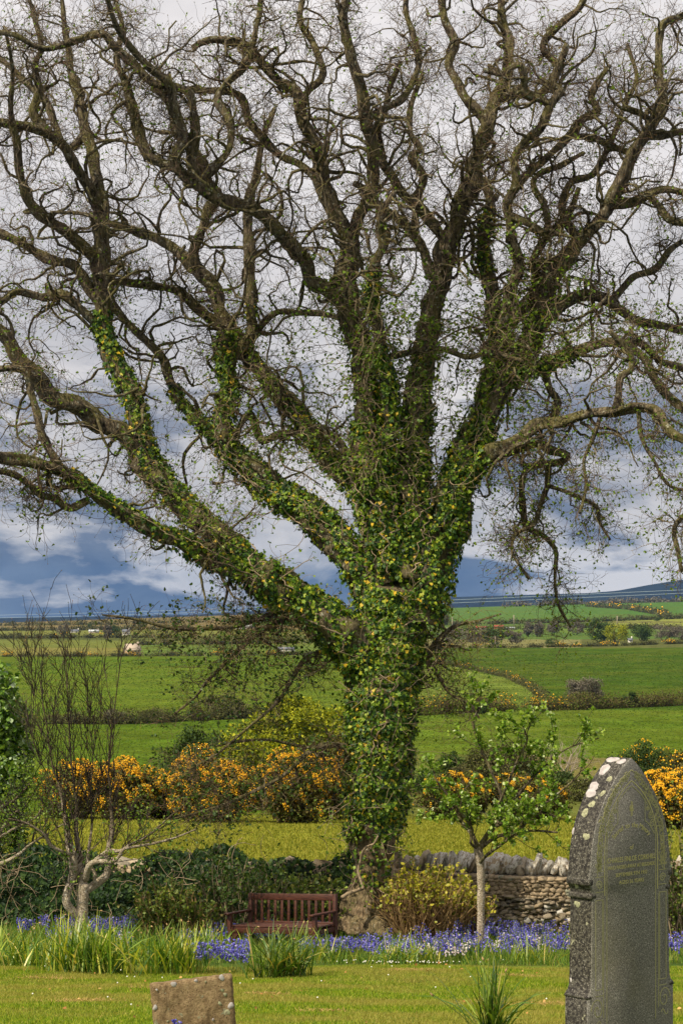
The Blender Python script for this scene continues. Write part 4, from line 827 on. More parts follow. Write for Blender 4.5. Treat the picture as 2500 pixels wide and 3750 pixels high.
# far buildings
M['render'] = mat('whitewashed wall', (.72, .68, .60), .9); M['slate'] = mat('slate roof', (.12, .13, .15), .7); M['redroof'] = mat('red roof sheet', (.42, .10, .06), .8)
M['stonegable'] = mat('bare stone gable', (.42, .34, .26), .9); M['dark'] = mat('dark window glass', (.02, .025, .03), .2); M['tin'] = mat('pale barn sheeting', (.45, .47, .48), .5)
def house(label, px, py, wpx, hpx, rpx, wallm, roofm, group='far buildings', wins=2, rot=0., chim=1):
    d = dist_at(px, py) ; s_ = d / F; W, H, Rf, D = wpx * s_, hpx * s_, rpx * s_, max(wpx * s_ * .5, 5); b = G(px, d)
    t = empty('house', tuple(b), label, 'house', group, (0, 0, rot)); t2 = []
    def loc(V): 
        V = np.asarray(V, float); c_, s2 = math.cos(rot), math.sin(rot)
        return np.stack([V[:, 0] * c_ - V[:, 1] * s2 + b.x, V[:, 0] * s2 + V[:, 1] * c_ + b.y, V[:, 2] + b.z], -1)
    v = [(-W/2, -D/2, -.5), (W/2, -D/2, -.5), (W/2, D/2, -.5), (-W/2, D/2, -.5), (-W/2, -D/2, H), (W/2, -D/2, H), (W/2, D/2, H), (-W/2, D/2, H), (-W/2, 0, H + Rf), (W/2, 0, H + Rf)]
    obj('wall', mesh_np('wall', loc(v), [[(0, 1, 5, 4), (2, 3, 7, 6)], [(0, 4, 8, 7, 3), (1, 2, 6, 9, 5)]], M[wallm]), t)
    e = .3; rv = [(-W/2-e, -D/2-e, H-.1), (W/2+e, -D/2-e, H-.1), (W/2+e, 0, H+Rf+.12), (-W/2-e, 0, H+Rf+.12), (-W/2-e, D/2+e, H-.1), (W/2+e, D/2+e, H-.1)]
    rv2 = [(x_, y_, z_ + .25) for x_, y_, z_ in rv]
    rf = obj('roof', mesh_np('roof', loc(rv + rv2), [[(0, 3, 2, 1), (3, 4, 5, 2), (6, 7, 8, 9), (9, 8, 11, 10), (0, 1, 7, 6), (4, 10, 11, 5), (0, 6, 9, 3), (1, 2, 8, 7), (3, 9, 10, 4), (2, 5, 11, 8)]], M[roofm]), t)
    for k_ in range(wins):
        x_ = (k_ + .5) / wins * W - W / 2; V, Fs = box(x_, -D/2 - .03, H * .55, W / wins * .3, .12, H * .35); obj('window', mesh_np('window', loc(V), Fs, M['dark']), t)
    for k_ in range(chim):
        V, Fs = box((-1) ** k_ * W * .44, 0, H + Rf + .5, W * .06 + .5, .8, 1.6); obj('chimney', mesh_np('chimney', loc(V), Fs, M[wallm]), t)
    return t
house('roofless pale stone cottage with a tall gable at the top of the left pasture', 485, 2396, 52, 14, 22, 'stonegable', 'stonegable', wins=1, rot=.5)
house('small far white house beside a dark tree on the left', 462, 2326, 26, 12, 8, 'render', 'slate')
house('long pale barn seen through the low branches left of the trunk', 890, 2302, 84, 8, 7, 'render', 'tin', wins=4, chim=0)
house('low white farm building against the left pasture, near the trunk', 1050, 2385, 62, 8, 5, 'render', 'slate', wins=3, chim=0)
house('far cluster cottage left of the dark tree', 345, 2318, 36, 6, 5, 'stonegable', 'tin')
house('far low cottage at the left', 275, 2316, 30, 5, 5, 'render', 'slate')
house('red-roofed farm shed right of the trunk', 1762, 2305, 40, 6, 5, 'render', 'redroof', chim=0)
house('smaller red-roofed shed in the far farm', 1825, 2302, 34, 6, 6, 'redroof', 'redroof', chim=0)
house('low white shed at the right end of the far farm', 1868, 2304, 28, 4, 3, 'render', 'tin', chim=0)
house('tiny white gable between the far round trees', 2305, 2352, 14, 8, 5, 'render', 'slate', wins=1)
# power line: poles and two wires
M['wire'] = mat('bright aluminium conductor', (.50, .62, .66), .35, .6)
pole_xy = []
for i_, (px, py, hp, lb) in enumerate([(1040, 2405, 44, 'pole nearest the trunk on its left'), (1655, 2300, 40, 'pole just right of the trunk'), (1812, 2372, 42, 'pole in front of the grey far wood'), (1880, 2290, 38, 'pole above the far red sheds'), (2258, 2290, 34, 'tallest-looking pole standing in the upper right field')]):
    d = dist_at(px, py); b = G(px, d); s_ = d / F; t = empty('utility_pole', tuple(b), 'thin pale utility ' + lb, 'pole', 'utility poles in the far fields')
    V, Fs = tubes(np.array([[b - Vector((0, 0, 1)), b + Vector((0, 0, hp * s_ * .5)), b + Vector((0, 0, hp * s_))]]), np.array([[.22, .20, .16]]) * s_ * 9, 8); obj('shaft', mesh_np('shaft', V, Fs, M['silver'], True), t)
    V, Fs = box(b.x, b.y, b.z + hp * s_ * .93, 2.2, .2, .2); obj('crossarm', mesh_np('crossarm', V, Fs, M['silver']), t)
for lb, a_, b_ in (('upper of two overhead wires crossing below the hill', 2252, 2160), ('lower of two overhead wires crossing below the hill', 2262, 2172)):
    P_ = [A(px, a_ + (b_ - a_) * (px / 2500) ** 1.25 if px > 0 else a_ - (b_ - a_) * .02, 300 - px * .02) for px in np.linspace(-900, 3400, 60)]
    V, Fs = tubes(np.array([[tuple(p_) for p_ in P_]]), np.full((1, 60), .014), 5); tag(obj('overhead_wire', mesh_np('overhead_wire', V, Fs, M['wire'], True)), lb, 'wire', 'overhead wires')
# ------------------------------------------------------------------ small trees
M['birch'] = bark('pale lenticelled bark', (.20, .13, .08), (.86, .75, .58), (.30, .28, .12), (.88, .84, .74), .25, 1.5, 1.6)
def age(t, b):   # young upper wood is grey-brown, old wood below pale
    v = N(t, 'ShaderNodeSeparateXYZ'); L(t, N(t, 'ShaderNodeNewGeometry').outputs['Position'], v.inputs[0]); old = b.inputs['Base Color'].links[0].from_socket
    z = math_(t, 'ADD', v.outputs['Z'], math_(t, 'MULTIPLY', noise(t, N(t, 'ShaderNodeNewGeometry').outputs['Position'], 1.5, 3), .8)); mr = N(t, 'ShaderNodeMapRange'); L(t, z, mr.inputs[0]); mr.inputs[1].default_value = -3.1; mr.inputs[2].default_value = -2.0
    L(t, mixc(t, mr.outputs[0], old, mixc(t, 1., old, (.26, .24, .20), 'MULTIPLY')), b.inputs['Base Color'])
age(M['birch'].node_tree, M['birch'].node_tree.nodes['Principled BSDF'])
def part_tubes(parent, specs, mt, name, d0, k=10, seed=0):
    out = []
    for s_ in specs:
        a = np.array(s_, float); c = catmull(a, 7); ar = np.arange(len(c)) * .5
        P = np.stack([(c[:, 0] * K - 1250) / F * (d0 + c[:, 3]), d0 + c[:, 3], (HY - c[:, 1] * K) / F * (d0 + c[:, 3])], -1); R = c[:, 2] * K / F * (d0 + c[:, 3]) * (1 + .06 * np.sin(ar * 2.1))
        P2_, R2_ = refine(P, R, .04); V, Fs = limb_mesh(P2_, R2_, k, .07, seed + len(out))
        obj(name if len(out) else 'trunk', mesh_np(name, V, Fs, mt, True), parent); out.append((P, R))
    return out
BD = 28.0
bt = empty('rowan_tree', tuple(A(182 * K, 2160 * K, BD)), 'slender pale-barked forked tree with upright bare twigs at the left', 'tree')
bs = [[(180,2165,16,0),(181,2140,15,0),(187,2115,14,0),(190,2085,13.5,0),(192,2050,13,0),(193,2030,12,0)],
      [(184,2108,11,0),(170,2095,10,-.05),(156,2078,9.5,-.1),(153,2060,9.5,-.1),(164,2025,10,0),(170,2000,10,0),(167,1968,10,0),(160,1938,9,.1),(153,1895,8,.1),(145,1848,7,.1),(135,1800,6,.2),(124,1770,5,.2),(115,1720,4,.3),(108,1668,4,.3),(100,1620,3,.3),(92,1560,2,.3)],
      [(192,2040,11,0),(187,2005,8,.1),(184,1968,7,.2),(176,1920,6,.2),(176,1850,5,.2),(168,1780,5,.3),(162,1720,4,.3),(158,1650,3,.3),(155,1568,3,.3),(150,1500,2,.3)],
      [(196,2045,10,0),(220,2030,9,.1),(243,2012,9,.2),(250,1990,8,.2),(247,1965,8,.2),(250,1950,7,.2),(258,1910,7,.2),(256,1860,6,.2),(252,1800,5,.2),(250,1745,5,.1),(256,1690,4,.1),(262,1640,3,.1),(272,1560,3,0),(280,1500,2,0)],
      [(197,2020,7,0),(201,2000,7,-.1),(208,1985,6,-.2),(225,1978,6,-.2),(255,1980,5,-.3),(272,1970,4,-.4),(285,1950,4,-.4),(310,1945,3,-.5),(350,1938,3,-.6),(400,1925,2.5,-.7),(450,1905,2,-.8)],
      [(210,1985,5,-.1),(225,1972,5,-.2),(250,1955,5,-.2),(275,1955,4,-.2),(300,1940,3,-.2),(340,1920,3,-.1),(380,1885,2.5,0),(420,1850,2,0)],
      [(212,1995,4,0),(220,2010,4,0),(216,2020,4,0),(222,2030,4,0)],
      [(165,1965,4,0),(140,1955,4,-.2),(115,1940,4,-.3),(100,1915,3,-.4),(60,1890,3,-.5),(20,1880,2,-.6)],
      [(200,1990,4,.1),(206,1940,3.5,.2),(212,1890,3,.3),(208,1820,3,.3),(214,1740,2.5,.4),(206,1650,2,.4),(215,1560,2,.4)],
      [(150,1880,4,.1),(130,1840,3.5,0),(115,1790,3,-.1),(90,1740,3,-.2),(75,1680,2.5,-.3),(78,1600,2,-.3),(72,1520,2,-.3)]]
bs = [[(x_, y_, r_ * (1 if y_ > 1930 else max(.42, 1 - (1930 - y_) / 160)), d_) for x_, y_, r_, d_ in s_] for s_ in bs]
bc = part_tubes(bt, bs, M['birch'], 'stem', BD, 12, 400)
def twiggy(parent, curves_, n1, len1, n2, len2, mt, up, t0=.3, wig=.2, r1=.006, r2=.0035, leafm=None, lsize=.03, nleaf=0, buds=False, tmpl=LEAF, lname='leaves', n3=0):
    g = Geo(); tips = []; st = []
    for (P, R) in curves_:
        if isinstance(t0, float): a_ = t0
        p, T, r_ = along(P[None], R[None], n1, a_, 1); st.append((p, T, np.minimum(r_ * .5, r1)))
    p = np.concatenate([s_[0] for s_ in st]); T = np.concatenate([s_[1] for s_ in st]); r_ = np.maximum(np.concatenate([s_[2] for s_ in st]), r2 * 1.1); n = len(p)
    d = T * .8 + unit(np.cross(T, RNG.normal(size=T.shape))) * .7 + (0, 0, up); P1 = walk(p, d, RNG.uniform(.5, 1.1, n) * len1, 8, wig, (0, 0, up * .12)); R1 = r_[:, None] * np.linspace(1, .5, 9)[None]
    V, Fs = tubes(P1, R1, 5, False); g.add(V, Fs)
    p, T, r_ = along(P1, R1, n2, .15, 1); d = T + unit(np.cross(T, RNG.normal(size=T.shape))) * .6 + (0, 0, up * .6)
    P2_ = walk(p, d, RNG.uniform(.4, 1.1, len(p)) * len2, 5, wig); V, Fs = tubes(P2_, np.full((len(p), 1), r2) * np.linspace(1, .7, 6)[None], 4, False); g.add(V, Fs)
    tips = np.concatenate([P2_[:, -1], P1[:, -1]]); td_ = unit(np.concatenate([P2_[:, -1] - P2_[:, -2], P1[:, -1] - P1[:, -2]]))
    o = obj('twigs', g.mesh('twigs', mt), parent); o['kind'] = 'stuff'
    if buds:
        V, Fs = stamp(*BLOB, tips, frames(td_, rdir(len(tips))), np.stack([np.full(len(tips), .012), np.full(len(tips), .035), np.full(len(tips), .012)], -1)); o = obj('buds', mesh_np('buds', V, Fs, M['bud']), parent); o['kind'] = 'stuff'
    if leafm:
        q_ = np.concatenate([tips, P2_[:, 2], P2_[:, 3]]); q_ = np.repeat(q_, nleaf, 0); n = len(q_); tdd = np.repeat(np.concatenate([td_, rdir(2 * len(P2_))]), nleaf, 0)
        dd = unit(tdd * .5 + rdir(n) + (0, 0, .3)); V, Fs = stamp(*tmpl, q_ + dd * .01, frames(dd, rdir(n) + (0, -.2, .8)), RNG.uniform(.5, 1.3, n) * lsize); o = obj(lname, mesh_np(lname, V, Fs, leafm), parent); o['kind'] = 'stuff'
    return P1, P2_
M['darktwig'] = mat('dark upright twigs', rough=.8, build=lambda t, b: L(t, ramp(t, N(t, 'ShaderNodeNewGeometry').outputs['Random Per Island'], [(0, (.012, .008, .006)), (.6, (.03, .02, .014)), (1, (.09, .065, .04))]), b.inputs['Base Color']))
twiggy(bt, [bc[i_] for i_ in (1, 2, 3, 8, 9)], 30, 1.0, 6, .36, M['darktwig'], .75, .30, .16, .007, .0040, None, 0, 0, True)
tw = empty('sapling_spray', tuple(A(182 * K, 2160 * K, BD + .25)), 'low tangle of leafy side shoots around the forked pale tree', 'sapling')
twiggy(tw, [bc[i_] for i_ in (4, 5, 7)] + [(bc[1][0][:60], bc[1][1][:60])], 16, .8, 5, .3, M['darktwig'], .30, .25, .22, .006, .0035, M['spring'], .040, 1)

WD = 27.0
wt = empty('whitebeam_tree', tuple(A(1103 * K, 2155 * K, WD)), 'small tree with straight pale trunk and fresh silvery green leaves right of the big trunk', 'tree')
ws = [[(1103,2170,9,0),(1103,2130,9,0),(1104,2060,9,0),(1103,2000,9,0),(1101,1975,10,0),(1098,1955,10,0),(1097,1945,9,0)],
      [(1098,1950,7,0),(1085,1920,5,0),(1064,1893,4,.1),(1040,1865,3.5,.2),(1010,1845,3,.3),(985,1830,2,.3)],
      [(1100,1950,8,0),(1125,1908,6,0),(1155,1888,5,-.1),(1205,1868,4,-.2),(1250,1845,3,-.3),(1290,1815,2.5,-.3),(1330,1780,2,-.3)],
      [(1100,1945,7,0),(1128,1905,5,.1),(1146,1880,5,.1),(1150,1830,4,.1),(1134,1785,3.5,.1),(1104,1720,3,.2),(1085,1660,2.5,.2),(1100,1630,2,.2)],
      [(1103,1948,5,0),(1135,1925,4,-.2),(1165,1915,4,-.3),(1220,1908,3,-.4),(1280,1912,2.5,-.5)],
      [(1098,1985,4,0),(1120,1962,4,-.2),(1150,1940,3.5,-.3),(1180,1915,3,-.4),(1200,1900,2.5,-.4)],
      [(1150,1890,4,.1),(1180,1840,4,.2),(1210,1800,3,.2),(1250,1760,2.5,.1),(1300,1720,2,0),(1375,1695,1.5,0)],
      [(1095,1948,4,0),(1080,1935,3,-.2),(1084,1905,3,-.2),(1060,1870,3,-.3),(1030,1830,2.5,-.3),(1000,1790,2,-.4)],
      [(1140,1860,3.5,.1),(1165,1800,3,0),(1190,1740,2.5,0),(1210,1700,2,0),(1200,1670,1.5,0)]]
wc = part_tubes(wt, ws, M['birch'], 'bough', WD, 9, 450)
for o in wt.children:
    if o.name.startswith('bough'): o.data.materials.clear(); o.data.materials.append(M['bark'])
twiggy(wt, wc[1:], 12, .62, 3, .22, M['darktwig'], .34, .22, .20, .006, .0035, M['white beam'], .050, 8)

# leafy bush running in from the left edge
shrub('whitebeam_bush', 'dense leafy bush with silvery shoots filling the left edge', 'bush', G(-45, 31.8), (.95, .95, 2.2), 22000, .085, M['bushleaf'], 70, 301, None, 10, .03, M['bark'], None, LEAF, 1.15, .22)
sd = empty('elder_bush', tuple(G(-40, 30)), 'thin-leaved straggling bush at the left edge below the dense one', 'bush')
es = [[(-60,2000,6,0),(0,1985,5,-.1),(40,1965,4,-.2),(70,1940,3,-.2),(110,1915,2,-.2),(150,1890,2,-.2)], [(-60,1960,5,0),(-10,1930,4,0),(30,1905,3,0),(80,1880,2,0),(100,1850,2,0)], [(-60,1900,5,.2),(-10,1860,4,.1),(30,1840,3,.1),(70,1800,2,.1)], [(-50,2020,5,0),(-20,1960,4,.2),(20,1880,3,.3),(60,1850,2,.3),(90,1800,2,.3)]]
ec = part_tubes(sd, es, M['birch'], 'bough', 28.6, 7, 480)
twiggy(sd, ec, 18, .6, 5, .25, M['darktwig'], .2, .1, .25, .005, .003, M['spring'], .034, 2)

# shrubs in front of the wall
r = np.random.default_rng(77)
def stem_shrub(name, label, base, rx, ry, h, nst, mt_stem, leafm, nl, ls, leaf_from, seed, group=None):
    rr = np.random.default_rng(seed); t = empty(name, tuple(base), label, 'shrub', group)
    b = np.array(tuple(base)); a_ = rr.uniform(0, 6.28, nst); q_ = rr.uniform(0, 1, nst) ** .5; x_ = np.cos(a_) * q_; y_ = np.sin(a_) * q_
    p0 = b + np.stack([x_ * rx * .55, y_ * ry * .6, np.full(nst, -.03)], -1); d = np.stack([x_ * .45 + rr.normal(0, .12, nst), y_ * .3 + rr.normal(0, .12, nst), np.ones(nst)], -1)
    P = walk(p0, d, h * (1.05 - .35 * q_**2) * rr.uniform(.75, 1.08, nst), 9, .13, (0, 0, .06)); R = np.linspace(.011, .004, 10)[None] * rr.uniform(.6, 1.3, (nst, 1))
    V, Fs = tubes(P, R, 5, False); g = Geo(); g.add(V, Fs)
    p, T, r_ = along(P, R, 4, .25, 1); dd = T + rdir(len(p)) * .6; P2_ = walk(p, dd, rr.uniform(.12, .35, len(p)) * h * .6, 4, .25); V, Fs = tubes(P2_, np.full((len(p), 5), .003), 3, False); g.add(V, Fs)
    o = obj('stems', g.mesh('stems', mt_stem), t); o['kind'] = 'stuff'
    pts_, T, _ = along(np.concatenate([P2_[:, :5], P[:, 5:10]]), np.ones((len(P2_) + len(P), 5)), 8, 0, 1); zrel = (pts_[:, 2] - b[2]) / h; k = zrel > leaf_from + rr.normal(0, .16, len(zrel)); pts_ = pts_[k]
    pts_ = pts_[rr.permutation(len(pts_))[:nl]]; n = len(pts_); dd = rdir(n) + (0, 0, .4)
    V, Fs = stamp(*LEAF, pts_, frames(dd, rdir(n) + (-.4, -.3, .7)), rr.uniform(.6, 1.3, n) * ls); o = obj('leaves', mesh_np('leaves', V, Fs, leafm), t); o['kind'] = 'stuff'; return t
M['goldstem'] = mat('golden brown stems', rough=.8, build=lambda t, b: L(t, ramp(t, N(t, 'ShaderNodeNewGeometry').outputs['Random Per Island'], [(0, (.10, .055, .025)), (.5, (.30, .19, .08)), (1, (.50, .34, .15))]), b.inputs['Base Color']))
stem_shrub('clipped_shrub', 'many-stemmed golden shrub with yellow-green tops between big trunk and small pale tree', G(1545, 28.6), .62, .45, 1.15, 320, M['goldstem'], M['goldleaf'], 1900, .055, .72, 1)
stem_shrub('clipped_shrub', 'lower right half of the golden many-stemmed shrub, beside the small pale trunk', G(1690, 28.9), .40, .40, .85, 150, M['goldstem'], M['goldleaf'], 900, .055, .70, 2)
stem_shrub('privet_shrub', 'loose pale green shrub with bare tan stems left of the bench', G(640, 28.6), .55, .4, 1.0, 120, M['goldstem'], M['privet'], 3800, .050, .30, 3)
stem_shrub('privet_shrub', 'taller dark leafy shrub growing over the wall behind the bench', G(880, 29.4), .75, .45, 1.35, 110, M['palewood'], M['lowleaf'], 5200, .055, .35, 4)
stem_shrub('privet_shrub', 'bright leafy shrub against the wall between bench and big trunk', G(1120, 29.2), .75, .4, 1.05, 110, M['palewood'], M['privet'], 5200, .055, .25, 5)
stem_shrub('privet_shrub', 'dense leafy hedge bush rising behind the right side of the tall headstone', G(2480, 28.0), .42, .4, 1.75, 110, M['palewood'], M['privet'], 6000, .05, .0, 6)

# ------------------------------------------------------------------ garden bench
M['mahogany'] = mat('dark red-brown stained wood', rough=.55, spec=.35, build=lambda t, b: (L(t, mixc(t, ramp(t, noise(t, mapping(t, ocoord(t), (1, 6, 6)), 9, 5, .6), [(.35, 0), (.68, 1)]), (.032, .009, .005), (.088, .028, .014)), b.inputs['Base Color']), bump(t, b, noise(t, mapping(t, ocoord(t), (1, 8, 8)), 16, 4), .3, .004)))
bl_ = G(1040, 27.6); gx_ = (gz(bl_.x + .7, 27.3) - gz(bl_.x - .7, 27.9))
BA = math.radians(-37)
bench = empty('garden_bench', (bl_.x, bl_.y, bl_.z + .02), 'dark red-brown slatted wooden garden bench facing the lawn beside the big trunk', 'bench', None, (0, math.radians(-4.2), BA))
def bpart(name, V, Fs, parent=bench, bev=.006):
    me = mesh_np(name, V, Fs, M['mahogany']); o = bpy.data.objects.new(name, me); link(o, parent)
    m_ = o.modifiers.new('bevel', 'BEVEL'); m_.width = bev; m_.segments = 2; return o
W_ = 1.74; s8 = .90
def bbox(name, cx, cy, cz, sx, sy, sz, rx=0., parent=bench):
    V, Fs = box(0, 0, 0, sx, sy, sz); c_, s_ = math.cos(rx), math.sin(rx); V = np.stack([V[:, 0], V[:, 1] * c_ - V[:, 2] * s_, V[:, 1] * s_ + V[:, 2] * c_], -1) + (cx, cy, cz); return bpart(name, V * s8, Fs, parent)
for sx in (-1, 1):
    bbox('front_leg', sx * (W_ / 2 - .035), -.26, .30, .065, .065, .62)
    bbox('back_post', sx * (W_ / 2 - .035), .24, .43, .065, .06, .92, -.10)
    bbox('armrest', sx * (W_ / 2 - .035), -.045, .625, .085, .60, .030)
    bbox('side_rail', sx * (W_ / 2 - .038), -.01, .36, .04, .44, .075)
    V = np.array([(sx * (W_ / 2 - .07), -.262, .335), (sx * (W_ / 2 - .22), -.262, .335), (sx * (W_ / 2 - .07), -.262, .19), (sx * (W_ / 2 - .07), -.235, .335), (sx * (W_ / 2 - .22), -.235, .335), (sx * (W_ / 2 - .07), -.235, .19)])
    bpart('corner_brace', V * s8, [[(0, 1, 2), (3, 5, 4)], [(0, 3, 4, 1), (1, 4, 5, 2), (2, 5, 3, 0)]] if sx > 0 else [[(0, 2, 1), (3, 4, 5)], [(0, 1, 4, 3), (1, 2, 5, 4), (2, 0, 3, 5)]], bench, .002)
bbox('front_rail', 0, -.258, .375, W_ - .14, .035, .085)
bbox('back_seat_rail', 0, .19, .375, W_ - .14, .035, .07)
bbox('top_rail', 0, .282, .835, W_ - .14, .035, .10, -.10)
bbox('lower_back_rail', 0, .232, .44, W_ - .14, .03, .05, -.10)
for k_ in range(5): bbox('seat_slat', 0, -.225 + k_ * .092, .432, W_ - .015, .07, .022)
for k_ in range(12): bbox('back_slat', -W_ / 2 + .135 + k_ * (W_ - .27) / 11, .257, .625, .050, .018, .345, -.10)

# ------------------------------------------------------------------ tall gothic headstone
HD = 12.6; hb = A(2268, 3850, HD); HS_ROT = math.radians(41)
hs = empty('tall_headstone', tuple(hb), 'tall pointed-arch grey granite headstone with faded gilt inscription at the right', 'headstone', None, (0, 0, HS_ROT))
def speckle(a_, b_, lich=None, blotch=None):
    def bld(t, b):
        v = ocoord(t); c = mixc(t, ramp(t, noise(t, v, 95, 3, .85), [(.38, 0), (.64, 1)]), a_, b_)
        c = mixc(t, ramp(t, noise(t, v, 150, 2, .8), [(.60, 0), (.66, 1)]), c, (.48, .46, .40))
        f = ramp(t, noise(t, v, 2.5, 4, .6), [(.35, .78), (.7, 1.15)]); c = mixc(t, 1., c, f, 'MULTIPLY')
        c = mixc(t, ramp(t, noise(t, mapping(t, v, (1, 1, .8), (3, 1, 2)), 1.8, 5, .6), [(.5, 0), (.75, .45)]), c, (.13, .115, .05))
        if blotch:
            c = mixc(t, ramp(t, noise(t, v, 52, 5, .7), [(.45, 0), (.55, 1)]), c, blotch)
            c = mixc(t, ramp(t, noise(t, v, 12, 5, .6), [(.63, 0), (.66, 1)]), c, (.30, .29, .19))
        L(t, c, b.inputs['Base Color']); bump(t, b, noise(t, v, 160, 3, .7), .5, .003)
    return mat('granite', rough=.75, spec=.3, build=bld)
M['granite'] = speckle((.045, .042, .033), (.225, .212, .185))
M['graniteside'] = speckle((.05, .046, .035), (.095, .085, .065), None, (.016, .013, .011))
M['gilt'] = mat('faded gilt engraving', (.46, .42, .17), .6, .4)
M['giltdim'] = mat('worn border engraving', (.34, .32, .15), .7, .3)
ZB = 0.0; APX = (3850 - 2775) / F * HD      # apex height above the base
def zz_(c): return APX - (c - 170) / 2.24 / F * HD     # sheet row -> height
prof_r = [(.010,170),(.050,208),(.092,256),(.135,315),(.180,388),(.226,468),(.268,562),(.300,642),(.325,730),(.345,830),(.357,930),(.366,1030),(.376,1100),(.380,1130),(.374,1165),(.356,1205),(.350,1240),(.350,1290),(.352,1500),(.356,1900),(.360,1990),(.372,2030),(.392,2052),(.392,2400),(.392,2640)]
out = [(x_ * 1.04, zz_(c_)) for x_, c_ in prof_r]; ring = [(-x_, z_) for x_, z_ in out[::-1]] + [(0, zz_(166))] + out
def prism(ring_, y0, y1, bev=.008):
    n = len(ring_); c = np.array([(0, zz_(1300))]); R_ = np.array(ring_); Vs = []
    for y_, k_ in ((y0, bev), (y0 + bev, 0), (y1 - bev, 0), (y1, bev)):
        q_ = R_.copy(); dv = unit(q_ - c) * k_; q_ = q_ - dv; Vs.append(np.stack([q_[:, 0], np.full(n, y_), q_[:, 1]], -1))
    V = np.concatenate(Vs); i_ = np.arange(4 * n).reshape(4, n); q_ = np.stack([i_[:-1], np.roll(i_[:-1], -1, 1), np.roll(i_[1:], -1, 1), i_[1:]], -1).reshape(-1, 4)
    return V, [q_[:, ::1], i_[:1, ::-1], i_[-1:]]
TH = .19
def local(name, V, Fs, mt, parent=hs, smooth=False):
    o = bpy.data.objects.new(name, mesh_np(name, V, Fs, mt, smooth)); return link(o, parent)
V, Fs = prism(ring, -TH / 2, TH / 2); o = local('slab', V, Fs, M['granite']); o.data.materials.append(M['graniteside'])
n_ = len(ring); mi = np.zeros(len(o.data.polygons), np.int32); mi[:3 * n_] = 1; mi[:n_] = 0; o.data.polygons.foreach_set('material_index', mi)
def sidebar(name, z0, z1, ext, dy=.004):   # mouldings across the flanks
    for sx in (-1, 1):
        x_ = np.interp((z0 + z1) / 2, [p_[1] for p_ in out[::-1]], [p_[0] for p_ in out[::-1]])
        V, Fs = box(sx * (x_ + ext / 2 - .02), 0, (z0 + z1) / 2, ext + .04, TH + 2 * dy, z1 - z0); oo = local(name, V, Fs, M['graniteside'])
        m_ = oo.modifiers.new('bevel', 'BEVEL'); m_.width = min(.012, (z1 - z0) * .4); m_.segments = 3
sidebar('shoulder_moulding', zz_(1172), zz_(1112), .006, .002); sidebar('shoulder_moulding', zz_(1280), zz_(1232), .016, .002); sidebar('foot_moulding', zz_(2075), zz_(2048), .006)
FY = -TH / 2 - .0015
def strip(pts_, wd, mt, name='engraved_line', y=FY):
    P = np.array(pts_, float); T = unit(np.gradient(P, axis=0)); Nn = np.stack([-T[:, 1], T[:, 0]], -1) * wd / 2; n = len(P)
    a_ = P + Nn; b_ = P - Nn; V = np.concatenate([np.stack([q_[:, 0], np.full(n, yy_), q_[:, 1]], -1) for yy_ in (y, y + .0014) for q_ in (a_, b_)])
    i_ = np.arange(n - 1); return V, [np.stack([i_, i_ + n, i_ + n + 1, i_ + 1], -1), np.stack([i_, i_ + 1, i_ + 2 * n + 1, i_ + 2 * n], -1), np.stack([i_ + n, i_ + 3 * n, i_ + 3 * n + 1, i_ + n + 1], -1)]
def arch(k, apex_c, spring_c, halfw, bottom_c=None, n=26):
    t = np.linspace(0, 1, n); a1 = t * math.radians(62); x_ = halfw * (np.sin(a1 + math.radians(28)) - math.sin(math.radians(28))) / (1 - math.sin(math.radians(28))); c_ = apex_c + (spring_c - apex_c) * (1 - np.cos(a1 + math.radians(28)) / math.cos(math.radians(28)))
    r_ = [(a_, zz_(b_)) for a_, b_ in zip(x_, c_)]
    if bottom_c: r_ += [(halfw, zz_(b_)) for b_ in np.linspace(spring_c + 20, bottom_c, 12)]
    return r_
for k_, (ac, spc, hw, bc_, wd, mt) in enumerate([(262, 960, .318, 1105, .006, 'giltdim'), (350, 900, .252, 1260, .006, 'gilt'), (392, 860, .232, 2330, .005, 'giltdim')]):
    r_ = arch(0, ac, spc, hw, bc_); l_ = [(-x_, z_) for x_, z_ in r_[::-1]]
    V, Fs = strip(l_ + r_[1:], wd, None); local('arch_line', V, Fs, M[mt])
for sx in (-1, 1):
    for x_, c0, c1 in ((.335, 1290, 2010), (.272, 1290, 2010), (.262, 1300, 2240)):
        V, Fs = strip([(sx * x_, zz_(c0)), (sx * x_, zz_((c0 + c1) / 2)), (sx * x_, zz_(c1))], .0045, None); local('panel_line', V, Fs, M['giltdim'])
    for c_ in (1105, 1225, 1290, 2010, 2060, 1060):
        V, Fs = strip([(sx * .262, zz_(c_)), (sx * .30, zz_(c_)), (sx * .338, zz_(c_))], .0045, None); local('panel_line', V, Fs, M['giltdim'])
    # corner volutes
    t = np.linspace(0, 1, 46); a_ = t * 5.2 * np.pi * .55; rr_ = .055 * (1 - t) ** .8 + .003
    V, Fs = strip([(sx * (.318 + rr * math.cos(q)), zz_(2170) + 1.25 * rr * math.sin(q)) for rr, q in zip(rr_, a_)], .0055, None); local('scroll', V, Fs, M['giltdim'])
    V, Fs = strip([(sx * (.285 + .07 * u_), zz_(2285) + .018 * math.sin(u_ * 6.3)) for u_ in np.linspace(0, 1, 14)], .0055, None); local('scroll', V, Fs, M['giltdim'])
